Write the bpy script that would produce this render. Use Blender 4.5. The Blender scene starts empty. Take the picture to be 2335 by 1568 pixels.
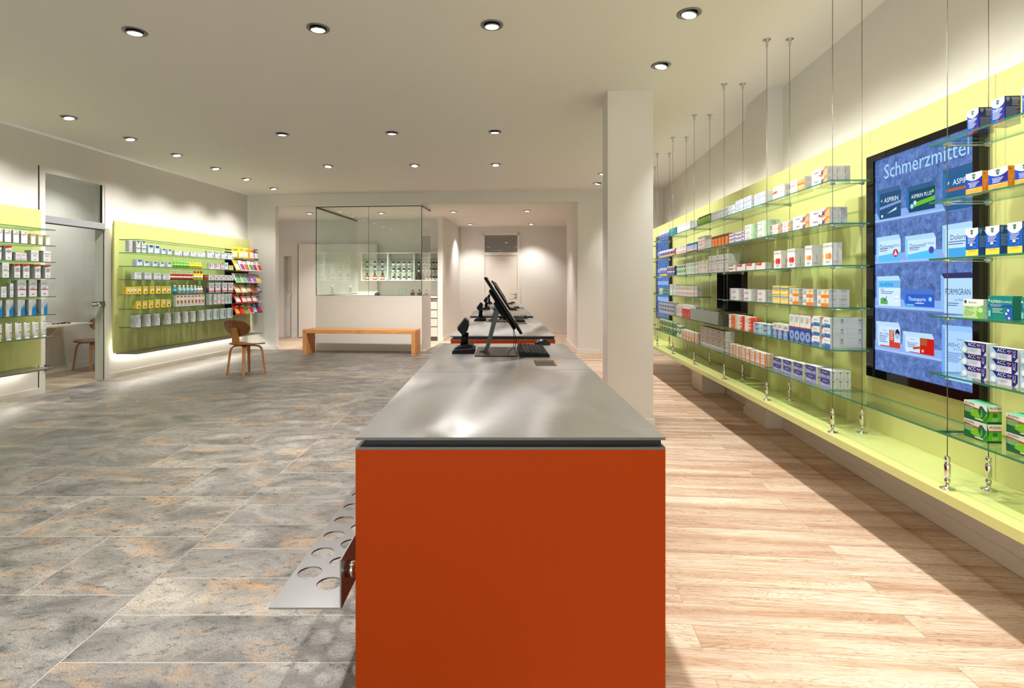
import bpy, math, random
from mathutils import Vector, Matrix
random.seed(7)
SC = bpy.context.scene
COL = SC.collection
PI = math.pi
# ------------------------------------------------------------------ frames
class Frame:
    """A ground frame turned clockwise by ang: p runs across, q runs away from the viewer."""
    def __init__(s, ang): s.ang = ang; s.c = math.cos(ang); s.s = math.sin(ang)
    def w(s, p, q, z=0.0): return Vector((p*s.c + q*s.s, -p*s.s + q*s.c, z))
W0 = Frame(0.0)
TH = math.atan(117/1235)       # the walls of the shop against the run of the counters
PH = math.atan(0.0598)         # the display wall on the right
RM = Frame(TH)
UN = Frame(PH)
def uq(x0, Y): return x0*math.sin(PH) + Y/math.cos(PH)
def up(x0): return x0*math.cos(PH)

# ------------------------------------------------------------------ colours / materials
def lin(v):
    v = v/255.0
    return v/12.92 if v <= 0.04045 else ((v+0.055)/1.055)**2.4
def C(r, g, b): return (lin(r), lin(g), lin(b), 1.0)
_mats = {}
def new_mat(name):
    m = bpy.data.materials.new(name); m.use_nodes = True
    nt = m.node_tree; nt.nodes.clear()
    return m, nt
def nd(nt, t, **kw):
    n = nt.nodes.new(t)
    for k, v in kw.items():
        if k.startswith('i_'):
            key = k[2:].replace('_', ' ')
            n.inputs[key].default_value = v
        else: setattr(n, k, v)
    return n
def principled(name, color, rough=0.5, metal=0.0, spec=0.5, coat=0.0, emit=None, estr=0.0, bump=None):
    if name in _mats: return _mats[name]
    m, nt = new_mat(name)
    o = nd(nt, 'ShaderNodeOutputMaterial'); b = nd(nt, 'ShaderNodeBsdfPrincipled')
    b.inputs['Base Color'].default_value = color; b.inputs['Roughness'].default_value = rough
    b.inputs['Metallic'].default_value = metal; b.inputs['Specular IOR Level'].default_value = spec
    b.inputs['Coat Weight'].default_value = coat
    if emit: b.inputs['Emission Color'].default_value = emit; b.inputs['Emission Strength'].default_value = estr
    if bump:
        sc, st = bump
        tc = nd(nt, 'ShaderNodeTexCoord'); n = nd(nt, 'ShaderNodeTexNoise'); n.inputs['Scale'].default_value = sc; n.inputs['Detail'].default_value = 4
        bp = nd(nt, 'ShaderNodeBump'); bp.inputs['Strength'].default_value = st; bp.inputs['Distance'].default_value = 0.002
        nt.links.new(tc.outputs['Object'], n.inputs['Vector']); nt.links.new(n.outputs['Fac'], bp.inputs['Height']); nt.links.new(bp.outputs['Normal'], b.inputs['Normal'])
    nt.links.new(b.outputs[0], o.inputs[0])
    _mats[name] = m
    return m
def ink(rgb, rough=0.42):
    return principled('print_%02x%02x%02x' % tuple(rgb), C(*rgb), rough, spec=0.4)
def glow(name, rgb, s):
    if name in _mats: return _mats[name]
    m, nt = new_mat(name); o = nd(nt, 'ShaderNodeOutputMaterial'); e = nd(nt, 'ShaderNodeEmission')
    e.inputs['Color'].default_value = C(*rgb); e.inputs['Strength'].default_value = s
    nt.links.new(e.outputs[0], o.inputs[0]); _mats[name] = m
    return m
def thin_glass(name, tint, refl=1.0):
    if name in _mats: return _mats[name]
    m, nt = new_mat(name); o = nd(nt, 'ShaderNodeOutputMaterial')
    t = nd(nt, 'ShaderNodeBsdfTransparent'); t.inputs['Color'].default_value = tint
    g = nd(nt, 'ShaderNodeBsdfGlossy'); g.inputs['Roughness'].default_value = 0.0; g.inputs['Color'].default_value = (refl, refl, refl, 1)
    lw = nd(nt, 'ShaderNodeLayerWeight'); lw.inputs['Blend'].default_value = 0.5
    f5 = fmath(nt, 'ADD', fmath(nt, 'MULTIPLY', fmath(nt, 'POWER', lw.outputs['Facing'], 5.0), 0.9), 0.035)
    mx = nd(nt, 'ShaderNodeMixShader')
    nt.links.new(f5, mx.inputs[0]); nt.links.new(t.outputs[0], mx.inputs[1]); nt.links.new(g.outputs[0], mx.inputs[2])
    nt.links.new(mx.outputs[0], o.inputs[0]); _mats[name] = m
    return m
def glass_edge(name='glass_edge'):
    if name in _mats: return _mats[name]
    m, nt = new_mat(name); o = nd(nt, 'ShaderNodeOutputMaterial')
    b = nd(nt, 'ShaderNodeBsdfPrincipled'); b.inputs['Base Color'].default_value = C(70, 140, 112); b.inputs['Roughness'].default_value = 0.12
    t = nd(nt, 'ShaderNodeBsdfTransparent'); t.inputs['Color'].default_value = C(90, 175, 140)
    mx = nd(nt, 'ShaderNodeMixShader'); mx.inputs[0].default_value = 0.6
    nt.links.new(t.outputs[0], mx.inputs[1]); nt.links.new(b.outputs[0], mx.inputs[2]); nt.links.new(mx.outputs[0], o.inputs[0])
    _mats[name] = m
    return m

def ramp(nt, stops):
    r = nd(nt, 'ShaderNodeValToRGB'); e = r.color_ramp.elements
    while len(e) > 1: e.remove(e[-1])
    e[0].position = stops[0][0]; e[0].color = stops[0][1]
    for p, c in stops[1:]:
        x = e.new(p); x.color = c
    return r
def mixc(nt, fac, a, b, mode='MIX'):
    m = nd(nt, 'ShaderNodeMix', data_type='RGBA', blend_type=mode)
    for sock, v in ((m.inputs[0], fac), (m.inputs[6], a), (m.inputs[7], b)):
        if isinstance(v, (int, float)): sock.default_value = v
        elif isinstance(v, tuple): sock.default_value = v
        else: nt.links.new(v, sock)
    return m.outputs[2]
def mapping(nt, vec, loc=(0, 0, 0), rot=(0, 0, 0), scale=(1, 1, 1)):
    mp = nd(nt, 'ShaderNodeMapping'); mp.inputs['Location'].default_value = loc; mp.inputs['Rotation'].default_value = rot; mp.inputs['Scale'].default_value = scale
    nt.links.new(vec, mp.inputs['Vector']); return mp.outputs[0]
def noise(nt, vec, scale, detail=4, rough=0.55, dist=0.0):
    n = nd(nt, 'ShaderNodeTexNoise'); n.inputs['Scale'].default_value = scale; n.inputs['Detail'].default_value = detail
    n.inputs['Roughness'].default_value = rough; n.inputs['Distortion'].default_value = dist
    nt.links.new(vec, n.inputs['Vector']); return n.outputs['Fac']
def vmath(nt, op, a, b):
    v = nd(nt, 'ShaderNodeVectorMath', operation=op)
    for sock, x in ((v.inputs[0], a), (v.inputs[1], b)):
        if isinstance(x, tuple): sock.default_value = x
        else: nt.links.new(x, sock)
    return v.outputs[0]
def fmath(nt, op, a, b=0.0, clamp=False):
    v = nd(nt, 'ShaderNodeMath', operation=op); v.use_clamp = clamp
    for sock, x in ((v.inputs[0], a), (v.inputs[1], b)):
        if isinstance(x, (int, float)): sock.default_value = x
        else: nt.links.new(x, sock)
    return v.outputs[0]
def bricks(nt, vec, w, h, offset, freq, mortar):
    b = nd(nt, 'ShaderNodeTexBrick'); b.offset = offset; b.offset_frequency = freq; b.squash = 1.0
    b.inputs['Color1'].default_value = (0, 0, 0, 1); b.inputs['Color2'].default_value = (1, 1, 1, 1); b.inputs['Mortar'].default_value = (0.5, 0.5, 0.5, 1)
    b.inputs['Scale'].default_value = 1.0; b.inputs['Mortar Size'].default_value = mortar; b.inputs['Mortar Smooth'].default_value = 0.1
    b.inputs['Brick Width'].default_value = w; b.inputs['Row Height'].default_value = h; b.inputs['Bias'].default_value = 0.0
    nt.links.new(vec, b.inputs['Vector'])
    return b.outputs['Color'], b.outputs['Fac']

def stone_mat():
    m, nt = new_mat('grey_stone_tiles'); o = nd(nt, 'ShaderNodeOutputMaterial'); b = nd(nt, 'ShaderNodeBsdfPrincipled')
    tc = nd(nt, 'ShaderNodeTexCoord').outputs['Object']
    ca, fa = bricks(nt, mapping(nt, tc, (1.535+20.0, -2.302+0.535*20, 0)), 1.0, 0.535, 0.5, 2, 0.0015)
    cb, fb = bricks(nt, mapping(nt, tc, (1.535+20*1.6, -1.891+0.272*40, 0)), 1.6, 0.272, 0.0, 2, 0.0015)
    sx = nd(nt, 'ShaderNodeSeparateXYZ'); nt.links.new(tc, sx.inputs[0])
    side = fmath(nt, 'GREATER_THAN', sx.outputs[0], -1.535)
    tone = mixc(nt, side, ca, cb); grout = mixc(nt, side, fa, fb)
    shift = vmath(nt, 'MULTIPLY', tone, (37.0, 23.0, 5.0))
    v = vmath(nt, 'ADD', tc, shift)
    vs = mapping(nt, v, rot=(0, 0, 0.45), scale=(0.75, 1.2, 1.0))
    n1 = noise(nt, vs, 2.6, 9, 0.66, 1.4)
    n2 = noise(nt, mapping(nt, vs, (5, 3, 0)), 3.0, 8, 0.66, 1.6)
    n3 = noise(nt, vs, 30, 6, 0.75, 0.3)
    n4 = noise(nt, tc, 160, 3, 0.7)
    grey = ramp(nt, [(0.30, C(88, 86, 83)), (0.45, C(124, 121, 116)), (0.55, C(144, 140, 133)), (0.70, C(174, 168, 158))]); nt.links.new(n1, grey.inputs[0])
    tanm = ramp(nt, [(0.54, (0, 0, 0, 1)), (0.66, (1, 1, 1, 1))]); nt.links.new(n2, tanm.inputs[0])
    c1 = mixc(nt, fmath(nt, 'MULTIPLY', tanm.outputs[0], 0.58), grey.outputs[0], C(186, 150, 112))
    veins = ramp(nt, [(0.36, C(120, 118, 115)), (0.47, C(255, 255, 255)), (0.60, C(255, 255, 255)), (0.72, C(205, 205, 205))]); nt.links.new(n3, veins.inputs[0])
    c2 = mixc(nt, 0.75, c1, veins.outputs[0], 'MULTIPLY')
    sp = ramp(nt, [(0.36, C(140, 140, 140)), (0.5, C(240, 240, 240)), (0.66, C(255, 255, 255))]); nt.links.new(n4, sp.inputs[0])
    c3 = mixc(nt, 0.8, c2, sp.outputs[0], 'MULTIPLY')
    tr = ramp(nt, [(0.0, C(222, 222, 224)), (1.0, C(255, 252, 246))]); nt.links.new(tone, tr.inputs[0])
    c4 = mixc(nt, 1.0, c3, tr.outputs[0], 'MULTIPLY')
    c5 = mixc(nt, fmath(nt, 'MULTIPLY', grout, 0.62), c4, C(205, 198, 186))
    nt.links.new(c5, b.inputs['Base Color'])
    rr = ramp(nt, [(0.3, (0.30, 0.30, 0.30, 1)), (0.7, (0.52, 0.52, 0.52, 1))]); nt.links.new(n1, rr.inputs[0]); nt.links.new(rr.outputs[0], b.inputs['Roughness'])
    bp = nd(nt, 'ShaderNodeBump'); bp.inputs['Strength'].default_value = 0.55; bp.inputs['Distance'].default_value = 0.003
    hh = fmath(nt, 'ADD', n3, fmath(nt, 'MULTIPLY', n1, 2.0)); nt.links.new(hh, bp.inputs['Height']); nt.links.new(bp.outputs[0], b.inputs['Normal'])
    nt.links.new(b.outputs[0], o.inputs[0]); return m

def wood_floor_mat():
    m, nt = new_mat('pale_ash_floorboards'); o = nd(nt, 'ShaderNodeOutputMaterial'); b = nd(nt, 'ShaderNodeBsdfPrincipled')
    tc = nd(nt, 'ShaderNodeTexCoord').outputs['Object']
    v = mapping(nt, tc, (40.0, 40.03, 0), (0, 0, TH))
    ct, ft = bricks(nt, v, 2.3, 0.145, 0.37, 2, 0.0011)
    sh = vmath(nt, 'ADD', v, vmath(nt, 'MULTIPLY', ct, (31.0, 17.0, 9.0)))
    g1 = noise(nt, mapping(nt, sh, scale=(1.1, 9.0, 1)), 1.3, 3, 0.5, 1.6)
    wv = nd(nt, 'ShaderNodeTexWave', wave_type='RINGS', bands_direction='X'); wv.wave_profile = 'SAW'
    wv.inputs['Scale'].default_value = 1.0; wv.inputs['Distortion'].default_value = 0.0
    ringsv = fmath(nt, 'MULTIPLY', g1, 17.0)
    rings = fmath(nt, 'FRACT', ringsv)
    rl = ramp(nt, [(0.0, C(196, 172, 152)), (0.10, C(220, 202, 184)), (0.55, C(236, 222, 208)), (0.92, C(232, 217, 202)), (1.0, C(196, 172, 152))]); nt.links.new(rings, rl.inputs[0])
    fine = noise(nt, mapping(nt, sh, scale=(2.0, 90.0, 1)), 3.0, 5, 0.7)
    fr = ramp(nt, [(0.34, C(196, 176, 160)), (0.52, C(255, 255, 255))]); nt.links.new(fine, fr.inputs[0])
    band = noise(nt, mapping(nt, sh, scale=(0.5, 7.0, 1)), 1.6, 3, 0.5)
    br = ramp(nt, [(0.38, C(218, 198, 182)), (0.58, C(255, 252, 248))]); nt.links.new(band, br.inputs[0])
    c1 = mixc(nt, 0.85, rl.outputs[0], fr.outputs[0], 'MULTIPLY')
    c2 = mixc(nt, 0.9, c1, br.outputs[0], 'MULTIPLY')
    tr = ramp(nt, [(0.0, C(226, 214, 204)), (0.5, C(246, 240, 234)), (1.0, C(255, 255, 250))]); nt.links.new(ct, tr.inputs[0])
    c3 = mixc(nt, 1.0, c2, tr.outputs[0], 'MULTIPLY')
    c4 = mixc(nt, fmath(nt, 'MULTIPLY', ft, 0.55), c3, C(92, 68, 52))
    nt.links.new(c4, b.inputs['Base Color']); b.inputs['Roughness'].default_value = 0.48; b.inputs['Specular IOR Level'].default_value = 0.35
    bp = nd(nt, 'ShaderNodeBump'); bp.inputs['Strength'].default_value = 0.15; bp.inputs['Distance'].default_value = 0.001
    nt.links.new(fine, bp.inputs['Height']); nt.links.new(bp.outputs[0], b.inputs['Normal'])
    nt.links.new(b.outputs[0], o.inputs[0]); return m

def wood_mat(name, dark, light, axis=2, scale=1.0, rough=0.4):
    m, nt = new_mat(name); o = nd(nt, 'ShaderNodeOutputMaterial'); b = nd(nt, 'ShaderNodeBsdfPrincipled')
    tc = nd(nt, 'ShaderNodeTexCoord').outputs['Object']
    sc = [18*scale]*3; sc[axis] = 1.2*scale
    n = noise(nt, mapping(nt, tc, scale=tuple(sc)), 2.4, 6, 0.6, 0.6)
    r = ramp(nt, [(0.3, C(*dark)), (0.7, C(*light))]); nt.links.new(n, r.inputs[0]); nt.links.new(r.outputs[0], b.inputs['Base Color'])
    b.inputs['Roughness'].default_value = rough
    nt.links.new(b.outputs[0], o.inputs[0]); _mats[name] = m; return m

def steel_top_mat():
    """Steel sheet, hand polished in long soft sweeps: slight waviness along the sweeps and changing gloss."""
    m, nt = new_mat('swirl_brushed_steel'); o = nd(nt, 'ShaderNodeOutputMaterial'); b = nd(nt, 'ShaderNodeBsdfPrincipled')
    tc = nd(nt, 'ShaderNodeTexCoord').outputs['Object']
    b.inputs['Metallic'].default_value = 1.0
    wv = nd(nt, 'ShaderNodeTexWave', wave_type='BANDS', bands_direction='X', wave_profile='SIN')
    wv.inputs['Scale'].default_value = 0.85; wv.inputs['Distortion'].default_value = 5.5; wv.inputs['Detail'].default_value = 1.0; wv.inputs['Detail Scale'].default_value = 0.55; wv.inputs['Detail Roughness'].default_value = 0.35
    nt.links.new(mapping(nt, tc, (0.6, 0.4, 0), (0, 0, 0.22), (1.0, 0.8, 1)), wv.inputs['Vector'])
    soft = noise(nt, mapping(nt, tc, (7.0, 4.0, 0), (0, 0, -0.3), (2.0, 0.9, 1)), 1.6, 1, 0.3, 0.5)
    rr = ramp(nt, [(0.35, (0.28, 0.28, 0.28, 1)), (0.65, (0.36, 0.36, 0.36, 1))]); nt.links.new(soft, rr.inputs[0]); nt.links.new(rr.outputs[0], b.inputs['Roughness'])
    bp = nd(nt, 'ShaderNodeBump'); bp.inputs['Strength'].default_value = 1.0; bp.inputs['Distance'].default_value = 0.030
    nt.links.new(fmath(nt, 'ADD', wv.outputs['Fac'], fmath(nt, 'MULTIPLY', soft, 1.6)), bp.inputs['Height']); nt.links.new(bp.outputs[0], b.inputs['Normal'])
    fine = noise(nt, mapping(nt, tc, scale=(6, 260, 1)), 2.0, 2, 0.5)
    fr = ramp(nt, [(0.3, C(186, 185, 184)), (0.7, C(204, 203, 202))]); nt.links.new(fine, fr.inputs[0]); nt.links.new(fr.outputs[0], b.inputs['Base Color'])
    nt.links.new(b.outputs[0], o.inputs[0]); return m

def screen_mat():
    m, nt = new_mat('lit_display_backdrop'); o = nd(nt, 'ShaderNodeOutputMaterial'); e = nd(nt, 'ShaderNodeEmission')
    tc = nd(nt, 'ShaderNodeTexCoord').outputs['Object']
    n = noise(nt, tc, 26, 6, 0.7, 0.6)
    r = ramp(nt, [(0.34, C(66, 90, 142)), (0.48, C(86, 112, 170)), (0.58, C(98, 126, 186)), (0.72, C(120, 150, 205))]); nt.links.new(n, r.inputs[0])
    nt.links.new(r.outputs[0], e.inputs['Color']); e.inputs['Strength'].default_value = 0.92
    nt.links.new(e.outputs[0], o.inputs[0]); return m

# ------------------------------------------------------------------ mesh builder
class MB:
    def __init__(s): s.v = []; s.f = []; s.m = []; s.mats = []; s.sm = []
    def mi(s, mat):
        if mat not in s.mats: s.mats.append(mat)
        return s.mats.index(mat)
    def add(s, vs, fs, mat, smooth=False, M=None):
        o = len(s.v)
        s.v.extend([tuple(M @ Vector(p)) for p in vs] if M is not None else [tuple(p) for p in vs])
        k = s.mi(mat)
        for f in fs: s.f.append([o+i for i in f]); s.m.append(k); s.sm.append(smooth)
        return s
    def box(s, x0, x1, y0, y1, z0, z1, mat, M=None, mats=None):
        vs = [(x0, y0, z0), (x1, y0, z0), (x1, y1, z0), (x0, y1, z0), (x0, y0, z1), (x1, y0, z1), (x1, y1, z1), (x0, y1, z1)]
        fs = [(0, 3, 2, 1), (4, 5, 6, 7), (0, 1, 5, 4), (1, 2, 6, 5), (2, 3, 7, 6), (3, 0, 4, 7)]   # bottom top front(-y) +x back -x
        if mats is None: return s.add(vs, fs, mat, False, M)
        o = len(s.v)
        s.v.extend([tuple(M @ Vector(p)) for p in vs] if M is not None else vs)
        for f, mm in zip(fs, mats): s.f.append([o+i for i in f]); s.m.append(s.mi(mm)); s.sm.append(False)
        return s
    def rbox(s, x0, x1, y0, y1, z0, z1, mat, r=0.004, M=None):
        """a box with chamfered edges"""
        r = min(r, (x1-x0)*.45, (y1-y0)*.45, (z1-z0)*.45)
        def loop(d, z): return [(x0+r-d*r+0, y0+r, z), (x0+r, y0+r-d*r, z), (x1-r, y0+r-d*r, z), (x1-r+d*r, y0+r, z), (x1-r+d*r, y1-r, z), (x1-r, y1-r+d*r, z), (x0+r, y1-r+d*r, z), (x0+r-d*r, y1-r, z)]
        L = [loop(0, z0), loop(1, z0+r), loop(1, z1-r), loop(0, z1)]
        vs = [p for l in L for p in l]; fs = [tuple(reversed(range(8))), tuple(range(24, 32))]
        for k in range(3):
            for i in range(8): j = (i+1) % 8; fs.append((k*8+i, k*8+j, (k+1)*8+j, (k+1)*8+i))
        return s.add(vs, fs, mat, False, M)
    def prism(s, poly, z0, z1, mat, M=None, smooth=False):
        n = len(poly); vs = [(x, y, z0) for x, y in poly]+[(x, y, z1) for x, y in poly]
        fs = [tuple(reversed(range(n))), tuple(range(n, 2*n))]+[(i, (i+1) % n, n+(i+1) % n, n+i) for i in range(n)]
        return s.add(vs, fs, mat, smooth, M)
    def lathe(s, prof, mat, seg=16, c=(0, 0, 0), M=None, smooth=True, sy=1.0):
        vs = []; fs = []; n = len(prof)
        for r, z in prof:
            for i in range(seg): a = 2*PI*i/seg; vs.append((c[0]+r*math.cos(a), c[1]+sy*r*math.sin(a), c[2]+z))
        for k in range(n-1):
            for i in range(seg): j = (i+1) % seg; fs.append((k*seg+i, k*seg+j, (k+1)*seg+j, (k+1)*seg+i))
        if prof[0][0] > 1e-6: fs.append(tuple(reversed(range(seg))))
        if prof[-1][0] > 1e-6: fs.append(tuple((n-1)*seg+i for i in range(seg)))
        return s.add(vs, fs, mat, smooth, M)
    def tube(s, pts, r, mat, seg=8, M=None):
        pts = [Vector(p) for p in pts]; vs = []; fs = []; n = len(pts)
        up0 = Vector((0, 0, 1)); rr = r if isinstance(r, (list, tuple)) else [r]*n
        prev = None
        for i, p in enumerate(pts):
            t = (pts[min(i+1, n-1)]-pts[max(i-1, 0)]).normalized()
            if prev is None:
                a = t.cross(up0)
                if a.length < 1e-3: a = t.cross(Vector((1, 0, 0)))
            else: a = prev - t*prev.dot(t)
            a.normalize(); prev = a; b = t.cross(a)
            for k in range(seg):
                g = 2*PI*k/seg; vs.append(p+a*(rr[i]*math.cos(g))+b*(rr[i]*math.sin(g)))
        for i in range(n-1):
            for k in range(seg): j = (k+1) % seg; fs.append((i*seg+k, (i+1)*seg+k, (i+1)*seg+j, i*seg+j))
        fs.append(tuple(range(seg))); fs.append(tuple((n-1)*seg+i for i in reversed(range(seg))))
        return s.add(vs, fs, mat, True, M)
    def strap(s, pts, side, ws, ts, mat, M=None):
        """rectangular section swept along pts; side = width direction"""
        pts = [Vector(p) for p in pts]; side = Vector(side).normalized(); n = len(pts); vs = []; fs = []
        for i, p in enumerate(pts):
            t = (pts[min(i+1, n-1)]-pts[max(i-1, 0)]).normalized(); nn = t.cross(side).normalized()
            w = ws[i]/2; h = ts[i]/2
            for a, b in ((-1, -1), (1, -1), (1, 1), (-1, 1)): vs.append(p+side*(a*w)+nn*(b*h))
        for i in range(n-1):
            for k in range(4): j = (k+1) % 4; fs.append((i*4+k, i*4+j, (i+1)*4+j, (i+1)*4+k))
        fs.append((3, 2, 1, 0)); fs.append(tuple((n-1)*4+i for i in range(4)))
        return s.add(vs, fs, mat, False, M)
    def shell(s, fn, nu, nv, th, mat, smooth=True):
        """double-sided sheet from fn(u,v) in [-1,1]^2"""
        P = [[Vector(fn(-1+2*i/(nu-1), -1+2*j/(nv-1))) for i in range(nu)] for j in range(nv)]
        N = []
        for j in range(nv):
            row = []
            for i in range(nu):
                du = P[j][min(i+1, nu-1)]-P[j][max(i-1, 0)]; dv = P[min(j+1, nv-1)][i]-P[max(j-1, 0)][i]
                n = du.cross(dv); row.append(n.normalized() if n.length > 1e-12 else Vector((0, 0, 1)))
            N.append(row)
        vs = [P[j][i]+N[j][i]*(th/2) for j in range(nv) for i in range(nu)]+[P[j][i]-N[j][i]*(th/2) for j in range(nv) for i in range(nu)]
        k = nu*nv; fs = []
        for j in range(nv-1):
            for i in range(nu-1):
                a = j*nu+i; fs.append((a, a+1, a+nu+1, a+nu)); fs.append((k+a, k+a+nu, k+a+nu+1, k+a+1))
        rim = [i for i in range(nu)]+[j*nu+nu-1 for j in range(1, nv)]+[(nv-1)*nu+i for i in range(nu-2, -1, -1)]+[j*nu for j in range(nv-2, 0, -1)]
        for x in range(len(rim)):
            a = rim[x]; b = rim[(x+1) % len(rim)]; fs.append((b, a, k+a, k+b))
        return s.add(vs, fs, mat, smooth)
    def mesh(s, name):
        me = bpy.data.meshes.new(name); me.from_pydata(s.v, [], s.f)
        for m in s.mats: me.materials.append(m)
        me.polygons.foreach_set('material_index', s.m); me.polygons.foreach_set('use_smooth', s.sm)
        me.update(); return me

def link(name, me, parent=None, loc=(0, 0, 0), rotz=0.0):
    o = bpy.data.objects.new(name, me); COL.objects.link(o)
    o.location = loc; o.rotation_euler = (0, 0, rotz)
    if parent is not None: o.parent = parent
    return o
def tag(o, label=None, cat=None, group=None, kind=None):
    if label: o['label'] = label
    if cat: o['category'] = cat
    if group: o['group'] = group
    if kind: o['kind'] = kind
    return o
def struct(name, mb, fr=W0):
    return tag(link(name, mb.mesh(name), rotz=-fr.ang), kind='structure')
class Thing:
    """An Empty at the thing's base; parts are written in the frame's own coordinates."""
    def __init__(s, name, label, cat, fr, anchor, group=None, rot=0.0):
        s.fr = fr; s.a = Vector(anchor)
        s.e = link(name, None, loc=fr.w(*anchor), rotz=-fr.ang+rot); s.e.empty_display_size = 0.05
        tag(s.e, label, cat, group)
    def part(s, name, mb, label=None, local=False, parent=None):
        me = mb.mesh(name)
        if not local: me.transform(Matrix.Translation(-s.a))
        o = link(name, me, parent or s.e)
        if label: o['label'] = label
        return o
def copy_thing(root, loc, rotz, label, group=None):
    r = root.copy(); COL.objects.link(r); r.location = loc; r.rotation_euler = (0, 0, rotz); r['label'] = label
    if group: r['group'] = group
    for ch in list(root.children):
        c = ch.copy(); COL.objects.link(c); c.parent = r
        for g in list(ch.children):
            d = g.copy(); COL.objects.link(d); d.parent = c
    return r
def single(name, mb, label, cat, fr=W0, anchor=(0, 0, 0), group=None):
    me = mb.mesh(name); me.transform(Matrix.Translation(-Vector(anchor)))
    return tag(link(name, me, loc=fr.w(*anchor), rotz=-fr.ang), label, cat, group)

# ------------------------------------------------------------------ lettering
_txt = {}
def glyphs(t):
    if t in _txt: return _txt[t]
    cu = bpy.data.curves.new('lettering', 'FONT'); cu.body = t; cu.size = 1.0; cu.resolution_u = 2; cu.offset = 0.0
    ob = bpy.data.objects.new('lettering', cu); COL.objects.link(ob)
    dg = bpy.context.evaluated_depsgraph_get()
    me = bpy.data.meshes.new_from_object(ob.evaluated_get(dg))
    vs = [tuple(v.co) for v in me.vertices]; fs = [tuple(p.vertices) for p in me.polygons]
    bpy.data.objects.remove(ob); bpy.data.curves.remove(cu); bpy.data.meshes.remove(me)
    if vs:
        x0 = min(v[0] for v in vs); x1 = max(v[0] for v in vs); y0 = min(v[1] for v in vs); y1 = max(v[1] for v in vs)
    else: x0 = x1 = y0 = y1 = 0
    _txt[t] = (vs, fs, x0, x1, y0, y1); return _txt[t]
def draw(mb, O, U, V, Wd, Hd, elems, mk=ink, step=0.00022, base=0.0003):
    """flat print laid on a face. O lower-left corner as seen, U to the reader's right, V up; coordinates 0..1."""
    O = Vector(O); U = Vector(U); V = Vector(V); N = U.cross(V); k = base
    for e in elems:
        t = e[0]
        def P(x, y): return O+U*(x*Wd)+V*(y*Hd)+N*k
        if t == 'r': mb.add([P(e[1], e[2]), P(e[3], e[2]), P(e[3], e[4]), P(e[1], e[4])], [(0, 1, 2, 3)], mk(e[5]))
        elif t == 'p': mb.add([P(x, y) for x, y in e[1]], [tuple(range(len(e[1])))], mk(e[2]))
        elif t == 'c':
            r = e[3]*min(Wd, Hd); ry = r*(e[5] if len(e) > 5 else 1)
            c = P(e[1], e[2]); mb.add([c+U*(r*math.cos(2*PI*i/14))+V*(ry*math.sin(2*PI*i/14)) for i in range(14)], [tuple(range(14))], mk(e[4]))
        elif t == 'l':     # fine print: x, y(top), width, lines, pitch, colour
            for i in range(e[4]):
                w = e[3]*(1-0.25*((i*7) % 3)/2); y = e[2]-i*e[5]
                mb.add([P(e[1], y), P(e[1]+w, y), P(e[1]+w, y+e[5]*.42), P(e[1], y+e[5]*.42)], [(0, 1, 2, 3)], mk(e[6]))
        elif t == 't':     # text: string, centre x, centre y, height, colour, max width, rot90, slant
            s_, cx, cy, h, col = e[1:6]; mw = e[6] if len(e) > 6 else 0.9; rot = e[7] if len(e) > 7 else 0
            vs, fs, x0, x1, y0, y1 = glyphs(s_)
            if not vs: continue
            a, b_ = (Wd, Hd) if not rot else (Hd, Wd)
            sy = h*Hd/max(y1-y0, 1e-4) if not rot else h*Wd/max(y1-y0, 1e-4); sx = min(sy*0.92, mw*a/(x1-x0))
            UU, VV = (U, V) if not rot else (V, -U)
            c = P(cx, cy); mx = (x0+x1)/2; my = (y0+y1)/2
            mb.add([c+UU*((x-mx)*sx)+VV*((y-my)*sy) for x, y, z in vs], fs, mk(col))
        k += step
EXPO = 0.38
# ------------------------------------------------------------------ common materials
WHITE = principled('white_painted_plaster', C(228, 225, 219), 0.75, spec=0.25)
CEIL = principled('ceiling_paint', C(240, 238, 233), 0.85, spec=0.2)
ALLOY = principled('satin_alloy', C(176, 176, 180), 0.42, 0.35)
TRIM = principled('white_lacquer', C(232, 228, 220), 0.4)
LACQ = principled('white_satin_board', C(226, 220, 210), 0.45)
LIME = principled('lime_green_lacquer', C(204, 206, 132), 0.36, spec=0.45)
ORANGE = principled('orange_laminate', C(158, 54, 0), 0.5, spec=0.12, bump=(300, 0.08))
STEEL = principled('brushed_steel', C(176, 176, 178), 0.3, 1.0)
DSTEEL = principled('dark_steel', C(112, 110, 108), 0.35, 1.0)
CHROME = principled('chrome', C(215, 215, 215), 0.12, 1.0)
BLACK = principled('black_plastic', C(10, 10, 11), 0.45, spec=0.15)
ESTEEL = principled('steel_edge', C(104, 106, 110), 0.5, 0.6)
BLACKG = principled('black_gloss', C(8, 8, 10), 0.08)
RUBBER = principled('rubber', C(30, 28, 26), 0.7)
GREYP = principled('grey_cap', C(120, 116, 108), 0.5)
GLASS = thin_glass('clear_shelf_glass', (0.93, 0.985, 0.955, 1))
PANE = thin_glass('clear_pane_glass', (0.945, 0.982, 0.963, 1))
GEDGE = glass_edge()
GAP = principled('shadow_gap_black', C(30, 28, 25), 0.8)
PLY = wood_mat('walnut_plywood', (104, 58, 28), (150, 92, 50), 2, 1.0, 0.32)
BEECH = wood_mat('amber_bent_wood', (168, 104, 44), (204, 140, 72), 2, 1.0, 0.35)
TEAK = wood_mat('oiled_bench_wood_across', (192, 124, 66), (228, 166, 102), 0, 1.0, 0.38)
TEAKV = wood_mat('oiled_bench_wood_upright', (192, 124, 66), (228, 168, 104), 2, 1.0, 0.38)
BAMBOO = principled('bamboo_lining', C(196, 146, 78), 0.5)

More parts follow.
